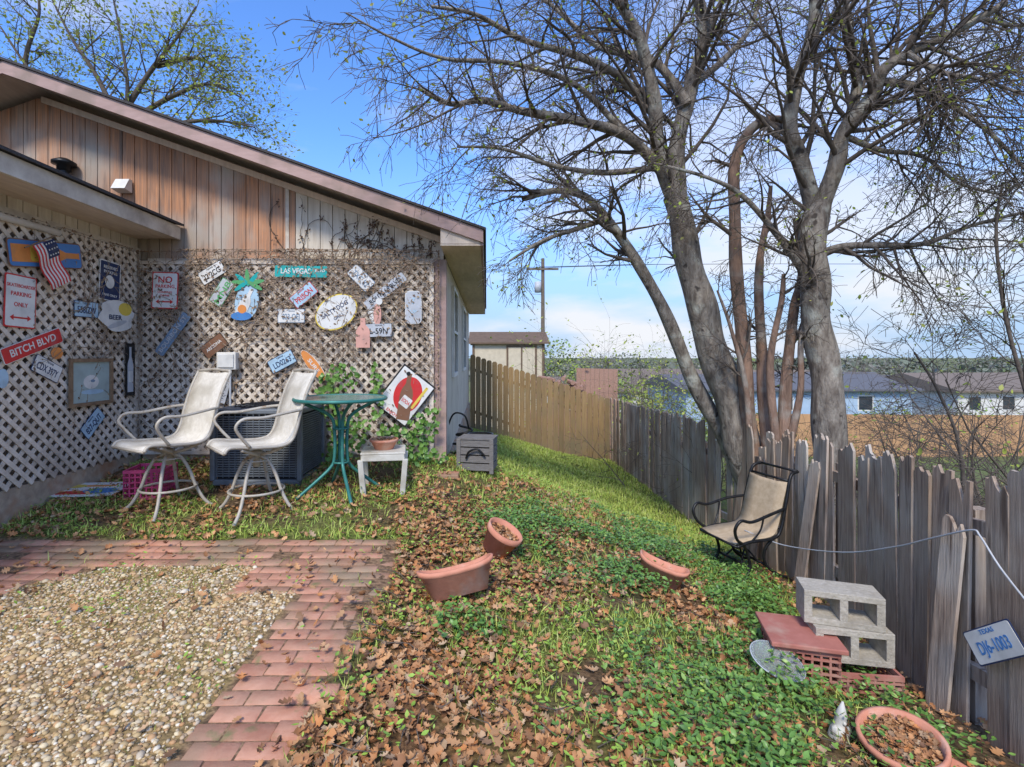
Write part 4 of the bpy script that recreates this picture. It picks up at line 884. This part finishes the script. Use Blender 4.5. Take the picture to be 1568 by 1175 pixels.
def bush(name,blobs,n,sz,mat):
    pos=[]
    for (x,y,z,rx,rz) in blobs:
        for _ in range(n):
            v=rv().normalized()*random.random()**.35; k=.75+.5*float(vn(v.x*2+x,v.z*2+y,1.5,3)); pos.append((x+v.x*rx*k,y+v.y*rx*k,z+v.z*rz*k))
    pos=np.array(pos);N=len(pos); return scatter(name,*ELL,pos,rotm(rng.random(N)*6.28,rng.normal(0,1,N),rng.random(N)*6.28),np.stack([rng.uniform(1.4,2,N)*(s:=rng.uniform(*sz,N)),s,s],1),mat)
bushm=ML('bush_leaf',[(.15,.25,.06),(.24,.35,.08),(.34,.43,.12),(.12,.17,.06)],.6)
bush('background_bushes',[(4.5,24,-1.6,1.2,1.2),(6.5,25,-2.2,1.6,1.3),(5.5,22,-2.6,1.3,1.0),(9,28,-2.9,2,1.2),(3.6,30,.0,1.8,1.2),(7.8,19,-3.1,1,.8),(20,36,-5.0,1.6,1.3),(29,37,-5.0,1.8,1.5),(36,38,-5,2.2,1.7)],420,(.1,.2),bushm)
tl=[]
for k in range(330):
    d=random.uniform(110,480); x=random.uniform(-.2,1.45)*d; h=random.uniform(4,10)*(.8+.0012*d); tl.append((x,d,gz(x,d)+h*.5-.3,h*random.uniform(.5,1.0),h*.5))
treel=ML('hazed_foliage',[(.14,.17,.13),(.19,.21,.15),(.23,.22,.18),(.15,.17,.15)],.9,0)  # distance haze is mixed into these lighter leaf colours
bush('distant_treeline',tl,70,(.8,1.8),treel)
tl=[]
for k in range(80):
    d=random.uniform(56,110); x=random.uniform(.02,1.3)*d; h=random.uniform(4,7.5); tl.append((x,d,gz(x,d)+h*.5,h*.42,h*.5))
bush('neighborhood_trees',tl,170,(.25,.6),ML('mid_foliage',[(.16,.21,.08),(.24,.28,.12),(.27,.24,.16),(.16,.15,.1)],.9,0))
ls,tp=[],[]
for k in range(9):
    d=random.uniform(48,62); x=random.uniform(.15,1.1)*d; z=gz(x,d); h=random.uniform(5,7.5)
    for q in range(4): grow(ls,tp,Vector((x,d,z)),Vector((random.gauss(0,.3),random.gauss(0,.3),1)),h*random.uniform(.7,1),.07,1,3,.0,.25,(0,8,6,4))
ls=[(p_,[max(r_,.012) for r_ in q_]) for p_,q_ in ls]
lines_mesh('distant_bare_trees',ls,M('far_twig_bark',(.24,.2,.17),(.17,.14,.12),5,.9),3)
# ---------------------------------------------------------------- background buildings
tanw=M('tan_siding',(.66,.57,.42),(.56,.48,.35),4,.8); brn=M('brown_trim',(.18,.12,.08),None,4,.8)
e=empty('garden_shed',(1.35,27,0)); m=MB(); m.ab(-2.1,1.7,0,3,-4,.62); m.obj('walls',tanw,e)
m=MB(); m.prism([(-2.3,-.25,.62),(1.95,-.25,.62),(1.95,1.5,1.25),(-2.3,1.5,1.25)],(0,0,.08)); m.prism([(-2.3,3.25,.62),(1.95,3.25,.62),(1.95,1.5,1.25),(-2.3,1.5,1.25)],(0,0,.08)); m.obj('roof',brn,e)
m=MB(); m.ab(-.2,1.2,-.04,-.005,-1.9,.45); m.obj('door',tanw,e); m=MB()
for q in ((-.3,-.2,-2,.55),(1.2,1.3,-2,.55),(-.2,1.2,.45,.55),(.46,.54,-2,.45),(-2.1,-1.98,-2,.6),(1.58,1.7,-2,.6)): m.ab(q[0],q[1],-.06,-.041,q[2],q[3])
m.obj('trim',brn,e)
def bhouse(x,y,w_,d_,hw,hr,wall,roof,rot=0,name='neighbor_house',z=None):
    z=gz(x,y)-.3 if z is None else z; e=empty(name,(x,y,z),Matrix.Rotation(rot,3,'Z')); m=MB(); m.ab(-w_/2,w_/2,-d_/2,d_/2,0,hw); m.obj('walls',wall,e)
    m=MB(); o_=.5; m.prism([(-w_/2-o_,-d_/2-o_,hw-.1),(-w_/2-o_,d_/2+o_,hw-.1),(-w_/2-o_,d_/2+o_,hw+.05),(-w_/2-o_,0,hw+hr),(-w_/2-o_,-d_/2-o_,hw+.05)],(w_+2*o_,0,0)); m.obj('roof',roof,e)
    m=MB(); m2_=MB(); k=-w_/2+1.5
    while k<w_/2-1.5: m.ab(k-.5,k+.5,-d_/2-.03,-d_/2-.01,hw-1.5,hw-.5); m2_.ab(k-.6,k+.6,-d_/2-.009,-d_/2-.002,hw-1.6,hw-.4); k+=3
    m.obj('windows',glass,e); m2_.obj('window_trim',white,e); return e
bluew=M('blue_siding',(.42,.54,.66),(.36,.48,.6),3,.8); roofg=M('gray_shingle',(.16,.16,.17),(.11,.11,.12),20,.9); roofb=M('brown_shingle',(.24,.19,.15),(.18,.14,.11),20,.9); brickw=M('brick_wall_far',(.44,.27,.2),(.35,.2,.15),20,.9)
bhouse(23.5,43,17,9,4.5,1.0,bluew,roofg,0,z=-7.05); bhouse(45,46,16,9,4.6,1.3,white,roofb,.1,z=-7.4); bhouse(12,60,14,9,4.6,1.4,white,roofb,-.1); bhouse(42,66,15,9,5.0,1.5,brickw,roofg); bhouse(64,72,18,10,5,1.5,white,roofg); bhouse(30,90,16,10,5.6,1.8,tanw,roofb); bhouse(62,105,18,10,5.6,1.8,brickw,roofb); bhouse(75,56,16,10,4,1.5,bluew,roofb)
orf=M('cedar_fence_far',(.56,.32,.16),(.43,.24,.12),3,.85,0,(8,8,1),.12)
m=MB(); x=15
while x<46: 
    y=31+.06*(x-14); zb=gz(x,y)-.3; m.ab(x,x+.14,y,y+.02,zb,-3.5-.012*(x-14)); x+=.15
m.obj('cedar_fence',orf)
m=MB(); x=2.9
while x<4.2:
    m.ab(x,x+.14,16.5,16.52,-3.4,-.40-.03*(x-3)); x+=.148
m.obj('cedar_fence',brickw)
e=empty('firewood_stack',(2.2,16.2,gz(2.2,16.2)))
m=MB()
for k in range(70):
    x_=random.uniform(-.7,.9); z_=random.uniform(1.2,2.4)-abs(x_)*.3; m.tube([(x_,-.3,z_),(x_+random.uniform(-.3,.3),.3,z_+.03)],random.uniform(.05,.09),7,smooth=False)
m.ab(-.9,1.1,-.3,.3,-.1,1.3); m.obj('logs',brickw,e)
e=empty('utility_pole',(3.3,30,-4)); m=MB(); m.tube([(0,0,0),(0,0,9.7)],[.14,.1],10,smooth=False); m.ab(-.9,.9,-.16,-.101,9.0,9.12); m.obj('pole',M('pole_wood',(.2,.16,.12),None,8,.9),e)
m=MB(); m.lathe([(0,0),(.2,0),(.2,.6),(.0,.65)],14,(-.3,-.1,7.7)); m.obj('transformer',CG,e,True)
m=MB()
for k,dx in enumerate((-.8,0,.8)):
    m.tube([(dx-45,14,8.5),(dx-20,6,8.0),(dx,-.13,9.16),(dx+30,-8,8.1),(dx+60,-16,8.6)],.012,4)
m.obj('lines',blk,e)
print('objects',len(bpy.data.objects),'faces',sum(len(m.polygons) for m in bpy.data.meshes))
